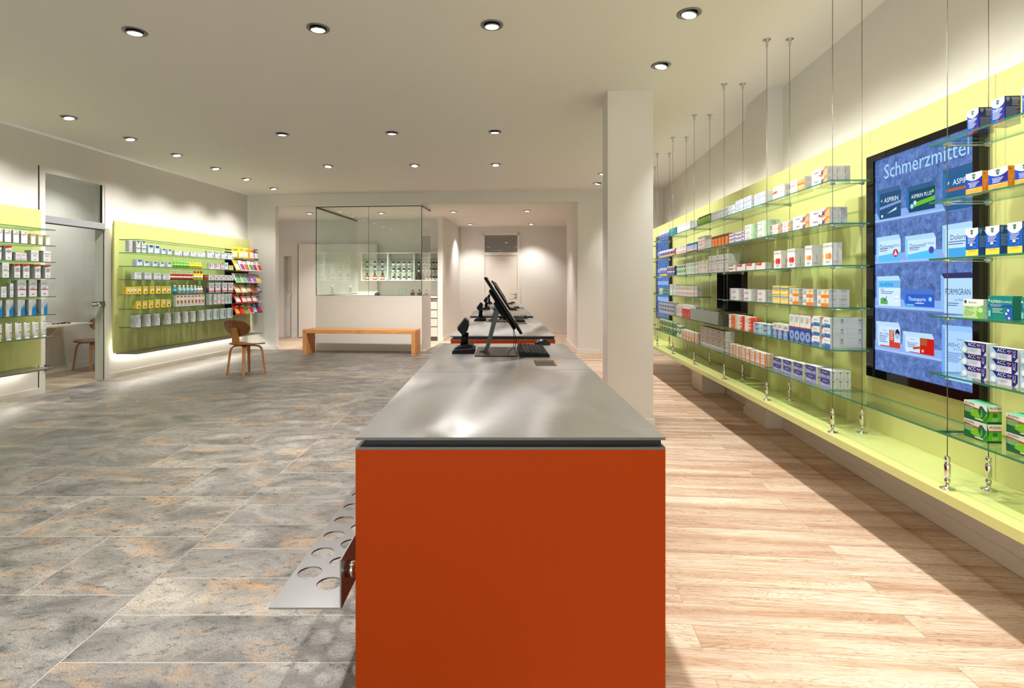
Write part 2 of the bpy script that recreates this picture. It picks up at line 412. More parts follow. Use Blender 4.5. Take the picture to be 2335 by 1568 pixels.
# ------------------------------------------------------------------ shell
CZ = 3.13; BZ = 2.90
AL, AR, BB = -6.13, 2.13, 10.48
def w2(a, b): v = RM.w(a, b); return (v.x, v.y)
struct('floor', MB().prism([(0, -4.6), (0, 12.0), (-1.33, 12.2), w2(-2.47, 10.52), w2(AL, 10.52), w2(AL, -4.0)][::-1], -0.0016, 0.0, stone_mat()))
struct('floor_wood', MB().prism([w2(-9.5, -4.2), w2(4.0, -4.2), w2(4.0, 16.0), w2(-9.5, 16.0)], -0.05, -0.0016, wood_floor_mat()))
struct('ceiling', MB().box(-9.0, 2.4, -4.0, BB+0.13, CZ, CZ+0.1, CEIL), RM)
struct('ceiling_rear', MB().box(-7.6, 2.4, BB+0.13, 15.1, BZ, BZ+0.1, CEIL), RM)
DL0, DL1, DT = 6.04, 6.93, 2.68         # clear opening of the door in the long wall
m = MB(); m.box(AL-0.14, AL, -4.0, DL0-0.07, 0, CZ, WHITE); m.box(AL-0.14, AL, DL1+0.07, BB+0.13, 0, CZ, WHITE); m.box(AL-0.14, AL, DL0-0.07, DL1+0.07, DT+0.07, CZ, WHITE)
struct('wall_left', m, RM)
m = MB(); m.box(AL-0.14, -5.536, BB, BB+0.13, 0, CZ, WHITE); m.box(-5.536, 0.52, BB, BB+0.13, BZ, CZ, WHITE)
m.prism([(0.52, BB), (AR+.2, BB), (AR+.2, 12.65), (0.38, 12.65)], 0, CZ, WHITE)
struct('wall_back', m, RM)
struct('wall_right', MB().box(AR, AR+0.15, -4.0, 15.1, 0, CZ, WHITE), RM)
struct('column', MB().box(AR-0.145, AR, 5.21, 5.73, 0, CZ, WHITE), RM)
struct('wall_far', MB().box(-2.6, AR, 14.82, 15.0, 0, BZ, WHITE), RM)
# wall across the passage behind the dispensary, with a door niche
m = MB(); m.box(-7.6, -6.62, 12.95, 13.1, 0, BZ, WHITE); m.box(-6.42, -2.62, 12.95, 13.1, 0, BZ, WHITE); m.box(-6.62, -6.42, 12.95, 13.1, 2.02, BZ, WHITE)
m.box(-6.62, -6.42, 13.1, 13.14, 0, 2.02, WHITE)
struct('wall_passage', m, RM)
struct('wall_passage_side', MB().box(-7.6, -7.45, BB, 13.1, 0, BZ, WHITE), RM)
struct('trim_pier', MB().box(-2.62, -2.50, 12.45, 14.82, 0, BZ, WHITE), RM)
# entrance side behind the viewer: unseen wall, its window added for fill light
m = MB(); m.box(-9.0, -4.9, -4.15, -4.0, 0, CZ, WHITE); m.box(1.6, 2.4, -4.15, -4.0, 0, CZ, WHITE); m.box(-4.9, 1.6, -4.15, -4.0, 2.85, CZ, WHITE); m.box(-4.9, 1.6, -4.15, -4.0, 0, 0.12, WHITE)
struct('wall_front', m, RM)
m = MB()
for k in range(5): a = -4.9+6.44*k/4; m.box(a, a+0.06, -4.12, -4.03, 0.12, 2.85, STEEL)
m.box(-4.9, 1.6, -4.08, -4.07, 0.12, 2.85, PANE)
struct('fill_window_1', m, RM)
# consulting room behind the glazed door
SR = -7.42
m = MB(); m.box(SR-0.12, SR, 4.6, 9.6, 0, CZ, WHITE); m.box(SR, AL-.14, 4.5, 4.6, 0, CZ, WHITE); m.box(SR, AL-.14, 9.5, 9.6, 0, CZ, WHITE)
struct('wall_consulting_room', m, RM)
def bboard(name, p0, p1, q0, q1, h=0.075):
    return struct(name, MB().box(p0, p1, q0, q1, 0, h-0.008, TRIM).box(p0+(0.002 if p1-p0 < .05 else 0), p1-(0.002 if p1-p0 < .05 else 0), q0, q1, h-0.008, h, TRIM), RM)
bboard('baseboard_left', AL, AL+0.016, -4.0, DL0-0.07)
bboard('baseboard_left_rear', AL, AL+0.016, DL1+0.07, BB)
bboard('baseboard_back', AL+0.016, -5.536, BB-0.014, BB)
bboard('baseboard_back_jamb', -5.536, -5.522, BB-0.014, BB+0.13)
bboard('baseboard_right', AR-0.016, AR, -4.0, 5.19)
bboard('baseboard_right_rear', AR-0.016, AR, 5.75, BB)
bboard('baseboard_column', AR-0.165, AR, 5.19, 5.75)
bboard('baseboard_far', -2.5, AR, 14.804, 14.82)
struct('baseboard_pier', MB().box(-2.5, -2.486, 12.45, 14.804, 0, 0.075, TRIM), RM)
struct('baseboard_block', MB().prism([(0.506, BB-0.014), (AR-.016, BB-0.014), (AR-.016, BB), (0.52, BB), (0.38, 12.65), (0.366, 12.65)], 0, 0.075, TRIM), RM)
bboard('baseboard_passage', -6.42, -4.6, 12.936, 12.95)
bboard('baseboard_consulting_room', SR, SR+0.015, 4.6, 9.5, 0.09)
# free standing square pillar
struct('pillar', MB().box(0.535, 0.952, 5.15, 5.64, 0, CZ, WHITE), RM)
struct('baseboard_pillar', MB().box(0.52, 0.967, 5.135, 5.655, 0, 0.065, TRIM).box(0.525, 0.962, 5.14, 5.65, 0.065, 0.07, TRIM), RM)

# ------------------------------------------------------------------ doors
# glazed door in the long wall
m = MB(); f0 = AL-0.14; f1 = AL+0.012
for (q0, q1, z0, z1) in ((DL0-0.07, DL0, 0, DT+0.07), (DL1, DL1+0.07, 0, DT+0.07), (DL0, DL1, DT, DT+0.07)):
    m.box(f0, f1, q0, q1, z0, z1, TRIM)
m.box(AL, AL+0.004, DL0-0.082, DL0-0.07, 0.0, DT+0.07, GAP)
d = struct('door_1', m, RM)
tr = link('transom_bar', MB().box(AL-0.05, AL+0.014, DL0, DL1, 2.075, 2.16, ALLOY).box(AL-0.05, AL+0.012, DL0, DL1, 2.066, 2.075, GAP).mesh('transom_bar'), d)
tg = link('transom_pane', MB().box(AL-0.02, AL-0.012, DL0, DL1, 2.16, DT, PANE).mesh('transom_pane'), d)
tb = link('transom_bead', MB().box(AL-0.03, AL, DL1-0.035, DL1, 2.16, DT, TRIM).box(AL-0.03, AL+0.001, DL1-0.037, DL1-0.035, 2.16, DT, GAP).mesh('transom_bead'), d)
gl = link('door_leaf', MB().box(AL-0.012, AL-0.002, DL0+0.004, DL1-0.006, 0.008, 2.058, PANE).box(AL-0.013, AL-0.003, DL1-0.004, DL1, 0.008, 2.058, GAP).mesh('door_leaf'), d); gl['label'] = 'clear glass door leaf'
m = MB(); m.box(AL-0.03, AL+0.02, DL1-0.16, DL1-0.005, 1.02, 1.085, STEEL); m.lathe([(0.026, 0), (0.026, 0.03)], STEEL, 18, M=Matrix.Translation((AL+0.02, DL1-0.135, 1.052)) @ Matrix.Rotation(PI/2, 4, 'Y'))
m.tube([(AL+0.03, DL1-0.135, 1.052), (AL+0.065, DL1-0.135, 1.052), (AL+0.068, DL1-0.15, 1.052), (AL+0.068, DL1-0.28, 1.052)], 0.011, STEEL, 10)
h = link('door_handle', m.mesh('door_handle'), gl); h['label'] = 'satin steel lever and lock case'
link('hinge', MB().box(AL-0.02, AL+0.016, DL0-0.01, DL0+0.06, 0.27, 0.335, STEEL).box(AL-0.02, AL+0.022, DL0-0.014, DL0+0.006, 0.265, 0.34, DSTEEL).mesh('hinge'), gl)
# far door with its fanlight in the end wall
q = 14.82; fa0 = -1.585; fa1 = -0.60
def fpx(x): # place along the end wall
    r = (x-1138)/1235; return (r*q*RM.c-q*RM.s)/(RM.c+r*RM.s)
a0, a1 = fpx(1103), fpx(1185)
m = MB()
for (p0, p1, z0, z1) in ((a0-0.03, a0+0.03, 0, 2.73), (a1-0.06, a1, 0, 2.73), (a0-0.03, a1, 2.67, 2.73), (a0, a1-.05, 2.11, 2.20)): m.box(p0, p1, q-0.03, q+0.0, z0, z1, TRIM)
d2 = struct('door_2', m, RM)
dl = link('door_leaf', MB().box(a0+0.035, a1-0.065, q-0.018, q, 0.01, 2.10, LACQ).box(a0+0.03, a0+0.035, q-0.012, q, 0.0, 2.66, GAP).box(a0+0.04, a1-0.065, q-0.012, q-.001, 2.098, 2.104, GAP).mesh('door_leaf'), d2)
FAN = principled('fanlight_glass', C(120, 118, 116), 0.03, spec=1.0, coat=1.0)
link('fanlight_pane', MB().box(a0+0.03, a1-0.06, q-0.012, q, 2.20, 2.67, FAN).mesh('fanlight_pane'), d2)
m = MB(); m.lathe([(0.026, 0), (0.026, 0.012)], STEEL, 16, M=Matrix.Translation((a1-0.11, q-0.018, 1.05)) @ Matrix.Rotation(PI/2, 4, 'X'))
m.lathe([(0.026, 0), (0.026, 0.012)], STEEL, 16, M=Matrix.Translation((a1-0.11, q-0.018, 0.97)) @ Matrix.Rotation(PI/2, 4, 'X'))
m.tube([(a1-0.11, q-0.03, 1.05), (a1-0.11, q-0.06, 1.05), (a1-0.13, q-0.062, 1.05), (a1-0.24, q-0.062, 1.05)], 0.009, STEEL, 8)
link('door_handle', m.mesh('door_handle'), dl)
# tall white sliding leaf in the passage
m = MB(); m.box(-6.19, -4.2, 12.84, 12.90, 0.02, 2.31, LACQ); m.box(-6.215, -6.19, 12.86, 12.9, 0.02, 2.31, GAP)
struct('door_3', m, RM)
m = MB(); m.tube([(-6.40, 12.94, 1.06), (-6.40, 12.88, 1.06), (-6.50, 12.87, 1.06)], 0.012, TRIM, 8)
t = single('door_knob', m, 'small white lever handle beside the niche in the passage', 'door handle', RM, (-6.4, 12.94, 1.06))

# ------------------------------------------------------------------ desk in the consulting room
T = Thing('wall_desk', 'small white wall-mounted desk behind the glass door', 'desk', RM, (SR, 7.2, 0.70))
T.part('desk_top', MB().rbox(SR, SR+0.50, 6.55, 7.61, 0.712, 0.742, LACQ))
for qq in (6.75, 7.36):
    T.part('bracket', MB().box(SR, SR+0.012, qq-0.012, qq+0.012, 0.36, 0.712, TRIM).strap([(SR+0.01, qq, 0.55), (SR+0.22, qq, 0.705)], (0, 1, 0), [.012]*2, [.012]*2, TRIM).box(SR, SR+0.3, qq-0.012, qq+0.012, 0.70, 0.712, TRIM))
m = MB(); m.box(SR+0.06, SR+0.30, 6.92, 7.24, 0.743, 0.756, ink((225, 222, 216)))
single('paper_stack', m, 'thin stack of white papers on the wall desk', 'papers', RM, (SR+0.18, 7.08, 0.743))
m = MB()
import math as _m
m.tube([(SR+0.34+0.05*_m.cos(t*0.5), 7.30+0.07*_m.sin(t*0.5), 0.748+0.012*_m.sin(t*.9)**2) for t in range(13)], 0.006, BLACK, 6)
m.tube([(SR+0.34+0.05*_m.cos(t*0.5), 7.17+0.05*_m.sin(t*0.5), 0.748+0.010*_m.cos(t*.9)**2) for t in range(13)], 0.005, BLACK, 6)
single('folded_spectacles', m, 'dark folded spectacles lying on the wall desk', 'spectacles', RM, (SR+0.34, 7.24, 0.742))

# ------------------------------------------------------------------ lights
BEAMS = []
LENS = glow('lamp_lens_light', (255, 252, 246), 9.0)
RING = principled('satin_lamp_ring', C(128, 128, 128), 0.35, 0.8)
def downlight(X, Y, zc, tilt, az, label, group, energy, cone=84, blend=0.75, size=0.035, color=(1.0, 0.975, 0.945)):
    T = Thing('downlight', label, 'ceiling light', W0, (X, Y, zc), group)
    m = MB(); m.lathe([(0.080, 0.0), (0.080, -0.004), (0.058, -0.007), (0.056, -0.001)], RING, 28, (X, Y, zc)); T.part('trim_ring', m)
    m = MB(); m.lathe([(0.057, -0.0012), (0.0, -0.0012)], principled('lamp_recess', C(58, 57, 58), 0.6), 28, (X, Y, zc)); T.part('recess', m)
    R = Matrix.Translation((X, Y, zc-0.012)) @ Matrix.Rotation(az, 4, 'Z') @ Matrix.Rotation(tilt*0.45, 4, 'Y')
    m = MB(); m.lathe([(0.0535, 0.004), (0.0535, -0.004), (0.048, -0.006), (0.045, 0.0)], RING, 28, M=R); g = T.part('gimbal_ring', m)
    m = MB(); m.lathe([(0.0465, -0.0035), (0.0, -0.0045)], LENS, 28, M=R); T.part('lens', m, parent=g)
    L = bpy.data.lights.new('downlight_beam', 'SPOT'); L.energy = energy; L.spot_size = math.radians(cone); L.spot_blend = blend; L.shadow_soft_size = size; L.color = color
    o = bpy.data.objects.new('downlight_beam', L); COL.objects.link(o)
    d = Vector((math.sin(tilt)*math.cos(az), math.sin(tilt)*math.sin(az), -math.cos(tilt)))
    o.location = Vector((X, Y, zc-0.03))+d*0.02; o.rotation_euler = d.to_track_quat('-Z', 'Y').to_euler()
ORD = ['first', 'second', 'third', 'fourth', 'fifth', 'sixth', 'seventh', 'eighth', 'ninth', 'tenth', 'eleventh', 'twelfth', 'thirteenth', 'fourteenth', 'fifteenth', 'sixteenth']
E_MID, E_WALL, E_BACK, E_FRONT = 178, 86, 135, 165
# wall washers along the long left wall
for k, b in enumerate((2.85, 3.7, 4.55, 5.4, 6.26, 7.1, 7.98, 8.84, 9.76)):
    v = RM.w(-5.19, b)
    if b > 6: lab = '%s of the small ceiling lights washing the shelf wall, counted from the glass door' % ORD[k-4]
    else: lab = 'ceiling light washing the long wall before the glass door'
    downlight(v.x, v.y, CZ, math.radians(24), PI-TH, lab, 'ceiling lights along the long wall', E_WALL, 96, 1.0)
# washers in front of the lime display wall
for k, b in enumerate((0.25, 1.12, 1.98, 2.85, 3.72, 4.58, 5.45, 6.32, 7.2, 8.1, 8.97, 9.82)):
    v = RM.w(0.97-0.012*k, b)
    if k in (4, 5): lab = 'large ceiling light before the lime wall, %s the pillar' % ('well before' if k == 4 else 'just before')
    elif k >= 10: lab = 'small ceiling light half hidden by the pillar, %s' % ('nearer one' if k == 10 else 'by the rear wall')
    else: lab = 'ceiling light before the lime wall, out of sight or behind the pillar'
    downlight(v.x, v.y, CZ, math.radians(24), -TH, lab, 'ceiling lights before the lime wall', 96, 96, 1.0)
rows = {-1.5: 'behind the viewer', 1.15: 'above the viewer', 3.83: 'front row', 6.47: 'middle row', 8.22: 'rear row'}
for j, (Yr, rn) in enumerate(rows.items()):
    for k, X in enumerate((-2.61, -1.28, -0.05)):
        cn = ('above the stone floor, farthest from the counters', 'between the other two of its row', 'above the counters')[k]
        downlight(X, Yr-0.05*(k-1), CZ, math.radians(9 if Yr < 8 else 20), math.radians(-100 if Yr < 8 else 92), 'round ceiling light of the %s, %s' % (rn, cn), 'ceiling lights over the shop floor', E_MID if Yr > 0 else E_FRONT, 100, 0.85)
for k, (X, Y, lab) in enumerate([(-4.20, 12.0, 'over the passage beside the glass dispensary'), (-2.60, 11.97, 'inside the glass dispensary'), (-0.99, 11.75, 'over the rear passage, near the dispensary pier'), (0.60, 11.61, 'over the rear passage, near the corner block'),
        (-0.76, 14.2, 'before the end wall, dispensary side'), (0.84, 14.14, 'before the end wall, above the door side')]):
    downlight(X, Y, BZ, math.radians(6), math.radians(90), 'small ceiling light %s' % lab, 'ceiling lights in the rear part', E_BACK*(2.3 if k == 1 else (0.7 if k > 3 else 1)), 100, 0.8, color=(1.0, 0.955, 0.92))
v = RM.w(-6.8, 7.4); downlight(v.x, v.y, CZ, 0.05, 0, 'added unseen ceiling light in the consulting room behind the glass door', 'added ceiling light in consulting room', 70, 130, 0.9)  # unseen lamp, added because the consulting room needs light

# ------------------------------------------------------------------ world and camera
w = bpy.data.worlds.new('window_fill'); w.use_nodes = True; SC.world = w
w.node_tree.nodes['Background'].inputs[0].default_value = (0.97, 0.98, 1.0, 1); w.node_tree.nodes['Background'].inputs[1].default_value = 2.3  # even fill entering by the added window behind the viewer
pl = bpy.data.lights.new('fill_portal', 'AREA'); pl.shape = 'RECTANGLE'; pl.size = 6.4; pl.size_y = 2.7; pl.cycles.is_portal = True
po = bpy.data.objects.new('fill_portal', pl); COL.objects.link(po); v = RM.w(-1.65, -3.98, 1.49); po.location = v
po.rotation_euler = Vector((RM.s, RM.c, 0)).to_track_quat('-Z', 'Y').to_euler()
cam = bpy.data.cameras.new('camera'); co = bpy.data.objects.new('camera', cam); COL.objects.link(co)
co.location = (0, 0, 1.32); co.rotation_euler = (PI/2, 0, 0)
cam.sensor_width = 36; cam.lens = 36*1235/2335; cam.shift_x = (1167.5-1138)/2335; cam.shift_y = -(784-648)/2335; cam.clip_start = 0.05; cam.clip_end = 60
SC.camera = co
SC.view_settings.view_transform = 'Standard'; SC.view_settings.look = 'None'; SC.view_settings.gamma = 1.0; SC.view_settings.use_curve_mapping = False
SC.view_settings.exposure = EXPO
SC.cycles.max_bounces = 7; SC.cycles.diffuse_bounces = 4; SC.cycles.glossy_bounces = 3; SC.cycles.transparent_max_bounces = 16; SC.cycles.transmission_bounces = 2
SC.cycles.use_adaptive_sampling = True; SC.cycles.adaptive_threshold = 0.035
SC.cycles.caustics_reflective = False; SC.cycles.caustics_refractive = False; SC.cycles.sample_clamp_indirect = 4.0
SC.cycles.use_denoising = True
# ------------------------------------------------------------------ counters
CX0, CX1, CT = -0.375, 0.435, 0.92
STOP = steel_top_mat()
COUNTERS = []
YC = [1.4155, 4.20, 6.84, 9.35]; LC = 2.245
names4 = ['nearest the entrance, its orange end facing out', 'second from the entrance', 'third from the entrance', 'last before the end wall']
for i, y0 in enumerate(YC):
    y1 = y0+LC
    T = Thing('sales_counter', 'orange counter with grey steel top, %s' % names4[i], 'counter', W0, (0.03, (y0+y1)/2, 0), 'row of orange sales counters')
    COUNTERS.append(T)
    T.part('body', MB().box(CX0, CX1, y0, y1, 0.0, CT-0.032, ORANGE), 'orange laminate body')
    m = MB()
    # top sheet with a square cut-out for the sorting tray
    hx0, hx1, hy0, hy1 = 0.18, 0.287, y0+1.235, y0+1.44
    for (p, q, r, t_) in ((CX0, CX1, y0, hy0), (CX0, CX1, hy1, y1), (CX0, hx0, hy0, hy1), (hx1, CX1, hy0, hy1)): m.box(p, q, r, t_, CT-0.007, CT, STOP, mats=[ESTEEL, STOP, ESTEEL, ESTEEL, ESTEEL, ESTEEL])
    T.part('steel_top', m, 'swirl-polished steel top sheet')
    T.part('shadow_rail', MB().box(CX0+0.022, CX1-0.006, y0+0.02, y1-0.02, CT-0.026, CT-0.007, principled('rail_recess', C(58, 54, 50), 0.5, 0.5)).box(CX0, CX1, y0, y1, CT-0.032, CT-0.026, ESTEEL), 'steel edge band with a dark recess')
    m = MB(); sw = 0.0018
    m.box(0.105, CX1, y0+1.13, y0+1.13+sw, CT, CT+0.0004, DSTEEL); m.box(0.105, 0.105+sw, y0+1.13, y0+1.50, CT, CT+0.0004, DSTEEL); m.box(0.105, CX1, y0+1.50, y0+1.50+sw, CT, CT+0.0004, DSTEEL)
    m.box(CX0, 0.105, y0+1.06, y0+1.06+sw, CT, CT+0.0004, DSTEEL)
    T.part('sheet_joint', m)
    m = MB(); d = 0.07; x0, x1, a, b = hx0, hx1, hy0, hy1
    vs = [(x0, a, CT-.001), (x1, a, CT-.001), (x1, b, CT-.001), (x0, b, CT-.001), (x0+.02, a+.03, CT-d), (x1-.02, a+.03, CT-d), (x1-.02, b-.03, CT-d), (x0+.02, b-.03, CT-d)]
    m.add(vs, [(0, 1, 5, 4)[::-1], (1, 2, 6, 5)[::-1], (2, 3, 7, 6)[::-1], (3, 0, 4, 7)[::-1]], BAMBOO); m.add(vs, [(4, 5, 6, 7)], GAP)
    T.part('cash_well', m, 'bamboo-lined drop slot in the top')

# folded steel rack with round holes on the counter's outer side
def rack(T, y0, y1):
    x0, x1, z = -0.628, -0.430, 0.44; th = 0.005
    holes = []; k = 0
    y = y0+0.119
    while y < y1-0.06:
        holes.append((-0.500, y))
        if y+0.061 < y1-0.06: holes.append((-0.578, y+0.061))
        y += 0.122
    # cells around every hole: a square cut with a round opening, 24 segments
    m = MB(); R = 0.0365; S = 0.039
    def cell(cx, cy):
        n = 24; ring = [(cx+R*math.cos(2*PI*i/n), cy+R*math.sin(2*PI*i/n)) for i in range(n)]
        sq = []
        for i in range(n):
            a = 2*PI*i/n; c_, s_ = math.cos(a), math.sin(a); k_ = S/max(abs(c_), abs(s_)); sq.append((cx+k_*c_, cy+k_*s_))
        vs = [(p[0], p[1], z) for p in ring]+[(p[0], p[1], z) for p in sq]+[(p[0], p[1], z-th) for p in ring]+[(p[0], p[1], z-th) for p in sq]
        fs = []
        for i in range(n):
            j = (i+1) % n; fs += [(i, n+i, n+j, j), (2*n+i, 2*n+j, 3*n+j, 3*n+i), (i, j, 2*n+j, 2*n+i)]
        m.add(vs, fs, STEEL)
    for h in holes: cell(*h)
    # fill strips per column
    for cx, xa, xb in ((-0.500, -0.539, x1), (-0.578, x0, -0.539)):
        ys = sorted(h[1] for h in holes if h[0] == cx); edges = [y0]+[v for yy in ys for v in (yy-S, yy+S)]+[y1]
        for i in range(0, len(edges), 2): m.box(xa, xb, edges[i], edges[i+1], z-th, z, STEEL)
        for yy in ys:
            if cx-S > xa+1e-4: m.box(xa, cx-S, yy-S, yy+S, z-th, z, STEEL)
            if cx+S < xb-1e-4: m.box(cx+S, xb, yy-S, yy+S, z-th, z, STEEL)
    rk = T.part('umbrella_rack', m, 'folded steel rack with round holes')
    T.part('back_flange', MB().box(x1-0.004, x1, y0, y1, z, z+0.13, STEEL), parent=rk)
    for yy in (y0+0.06, (y0+y1)/2, y1-0.06):
        T.part('stand_off', MB().lathe([(0.022, 0), (0.022, 0.028), (0.019, 0.028), (0.019, 0.036), (0.022, 0.036), (0.022, 0.055)], CHROME, 22, M=Matrix.Translation((x1, yy, z+0.075)) @ Matrix.Rotation(PI/2, 4, 'Y')), parent=rk)
rack(COUNTERS[0], 1.475, 2.62)

# ------------------------------------------------------------------ workstations
BACKP = principled('monitor_back', C(8, 8, 9), 0.45, spec=0.15)
SILV = principled('monitor_stand_alloy', C(74, 72, 70), 0.42, 0.5)
KEY = principled('key_caps', C(30, 29, 30), 0.5, spec=0.2)
protos = {}
def mb_scanner():
    y = 0.0; body = principled('scanner_shell', C(14, 13, 17), 0.5, spec=0.18); edge = principled('scanner_grey', C(96, 96, 104), 0.4)
    b = MB(); Y0, Y1 = -0.085, 0.085
    def ext(poly, ya, yb, mat, M=None):   # polygon in X,Z extruded along Y
        n = len(poly); vs = [(p[0], ya, p[1]) for p in poly]+[(p[0], yb, p[1]) for p in poly]
        fs = [tuple(range(n)), tuple(reversed(range(n, 2*n)))]+[((i+1) % n, i, n+i, n+(i+1) % n) for i in range(n)]
        return (vs, fs, mat)
    base = MB(); base.add(*ext([(-.066, 0), (.064, 0), (.066, .028), (-.060, .018)], Y0, Y1, body)); base.add(*ext([(-.05, .018), (.058, .027), (.052, .044), (.025, .055), (-.045, .028)], Y0+.02, Y1-.02, body))
    base.add(*ext([(-.058, .0182), (.066, .0282), (.067, .031), (-.055, .021)], Y0-.001, Y0+.004, edge))
    stem = MB(); stem.tube([(0.000, 0, .04), (0.003, 0, .075), (0.008, 0, .115)], [.024, .021, .02], BLACK, 14)
    head = MB(); hp = [(.008, .200), (.028, .183), (.029, .160), (.020, .126), (.008, .108), (-.008, .103), (-.036, .134), (-.032, .147)]
    head.add(*ext(hp, -.045, .045, body)); head.add(*ext([(.008, .200), (.028, .183), (.031, .186), (.009, .204)], -.046, .046, edge)); head.add(*ext([(-.036, .134), (-.032, .147), (.008, .2), (.003, .203), (-.038, .15)], -.04, .04, BLACKG))
    return [('base', base), ('stem', stem), ('scan_head', head)]
def mb_monitor():
    t = math.atan2(0.308, -0.200)      # along the panel from its lower to its upper edge, in X,Z
    lo = Vector((0.129, 0, 0.1335)); hi = Vector((-0.071, 0, 0.442)); u = (hi-lo).normalized(); n = Vector((u.z, 0, -u.x))   # n: viewing side
    M = Matrix(((0, u.x, n.x, lo.x), (1, 0, 0, 0), (0, u.z, n.z, lo.z), (0, 0, 0, 1)))     # local x = along Y, y = up the panel, z = viewing side
    L = (hi-lo).length; p = MB(); p.rbox(0, 0.54, 0, L, -0.016, 0.0, BACKP, 0.003, M=M); p.box(0.012, 0.528, 0.014, L-0.012, 0.0, 0.0012, BLACKG, M=M)
    p.box(0, 0.54, 0, L, -0.0045, -0.0035, SILV, M=M)
    bk = MB(); bk.rbox(0.09, 0.45, 0.03, L-0.07, -0.036, -0.016, BACKP, 0.012, M=M)
    bk.rbox(0.19, 0.35, 0.10, 0.22, -0.052, -0.036, BACKP, 0.006, M=M)
    st = MB(); st.strap([(-0.115, 0.27, 0.006), (-0.09, 0.27, 0.009), (-0.072, 0.27, 0.022), (-0.062, 0.27, 0.05), (-0.012, 0.27, 0.245)], (0, 1, 0), [.11, .105, .095, .085, .07], [.006, .012, .02, .024, .028], SILV)
    st.lathe([(0.022, -0.035), (0.022, 0.035)], SILV, 20, M=Matrix.Translation((-0.008, 0.27, 0.247)) @ Matrix.Rotation(PI/2, 4, 'X'))
    st.strap([(-0.008, 0.27, 0.247), (0.012, 0.27, 0.262)], (0, 1, 0), [.06]*2, [.02]*2, SILV)
    ft = MB(); ft.rbox(-0.135, 0.105, 0.04, 0.47, 0.0, 0.005, principled('stand_foot_black', C(20, 17, 16), 0.28), 0.002)
    cb = MB(); cb.tube([(0.0, .12, .20), (0.02, .12, .205), (0.05, .12, .19), (0.085, .12, .14), (0.098, .12, .08), (0.088, .12, .03), (0.096, .12, .010), (.106, .12, .007)], .0022, BLACK, 6)
    cc = MB(); cc.tube([(0.045, .13, .245), (0.05, .13, .20), (0.065, .13, .19), (0.075, .13, .21), (.08, .13, .16), (0.085, .13, .08), (.082, .13, .04), (.06, .13, .02), (.05, .13, .004)], .002, BLACK, 6)
    pl = MB(); pl.tube([(0.002, .15, .205), (.03, .15, .222), (.05, .15, .228)], [.006, .009, .007], BLACK, 8)
    return [('screen_panel', p), ('rear_housing', bk), ('stand_arm', st), ('stand_foot', ft), ('cable', cb), ('cable', cc), ('plug', pl)]
def mb_keyboard():
    k = MB(); W, L = 0.165, 0.46
    vs = [(-W/2, 0, 0), (W/2, 0, 0), (W/2, L, 0), (-W/2, L, 0), (-W/2+.004, .002, .027), (W/2-.002, .002, .013), (W/2-.002, L-.002, .013), (-W/2+.004, L-.002, .027)]
    k.add(vs, [(0, 3, 2, 1), (4, 5, 6, 7), (0, 1, 5, 4), (1, 2, 6, 5), (2, 3, 7, 6), (3, 0, 4, 7)], principled('keyboard_case', C(11, 11, 11), 0.5, spec=0.18))
    kk = MB(); sl = (0.013-0.027)/(W-0.006)
    for r in range(6):
        x0 = -W/2+0.014+r*0.0235+(0.004 if r else 0)
        for c_ in range(21):
            y0 = 0.012+c_*0.0208
            if c_ in (3, 18) and r in (1, 2): continue
            z0 = 0.027+sl*(x0+W/2); z1 = 0.027+sl*(x0+.0195+W/2)
            kk.add([(x0, y0, z0), (x0+.0195, y0, z1), (x0+.0195, y0+.0178, z1), (x0, y0+.0178, z0), (x0+.002, y0+.002, z0+.005), (x0+.0175, y0+.002, z1+.005), (x0+.0175, y0+.0158, z1+.005), (x0+.002, y0+.0158, z0+.005)],
                   [(4, 5, 6, 7), (0, 1, 5, 4), (1, 2, 6, 5), (2, 3, 7, 6), (3, 0, 4, 7)], KEY)
    return [('case', k), ('keys', kk)]
def mb_mouse():
    m = MB(); A, B_, H = 0.032, 0.056, 0.038
    def fn(u, v):
        x = u*math.sqrt(1-v*v/2); y = v*math.sqrt(1-u*u/2); h = max(0.0, 1-(x*x+y*y))**0.5
        return (y*B_*1.0, x*A*1.0, H*h*(1+0.15*y)+0.001)
    # long side lies across the counter
    N = 13; vs = []; fs = []
    for j in range(N):
        for i in range(N): vs.append(fn(-1+2*i/(N-1), -1+2*j/(N-1)))
    for j in range(N-1):
        for i in range(N-1): a = j*N+i; fs.append((a+N, a+N+1, a+1, a))
    m.add(vs, fs, principled('mouse_black', C(10, 10, 13), 0.25), True)
    m.lathe([(A*.98, 0), (A, .003)], BLACK, 20, sy=1.0) if False else None
    w_ = MB(); w_.lathe([(0.006, -.003), (0.008, 0), (.006, .003)], GREYP, 12, M=Matrix.Translation((-0.026, 0, .029)) @ Matrix.Rotation(PI/2, 4, 'X'))
    return [('shell', m), ('wheel', w_)]
def station(name, cat, parts, x, y, label0, labels, group, rz=0):
    T = Thing(name, label0, cat, W0, (x, YC[0]+y, CT+0.0003), group)
    T.e.rotation_euler.z = rz
    for n_, mb in parts: T.part(n_, mb, local=True)
    for i in (1, 2, 3): copy_thing(T.e, (x, YC[i]+y-0.03*i, CT+0.0003), rz, labels[i-1], group)
nn = ['the second counter', 'the third counter', 'the last counter']
station('barcode_scanner', 'scanner', mb_scanner(), -0.207, 1.79, 'black stand barcode scanner on the nearest counter', ['black stand barcode scanner on %s' % s for s in nn], 'barcode scanners')
station('computer_monitor', 'monitor', mb_monitor(), 0.0, 1.535, 'black monitor seen edge-on on a grey stand, nearest counter', ['black monitor leaning back on %s' % s for s in nn], 'counter monitors')
station('computer_keyboard', 'keyboard', mb_keyboard(), 0.196, 1.56, 'black keyboard beside the monitor on the nearest counter', ['black keyboard on %s' % s for s in nn], 'counter keyboards', 0.0)
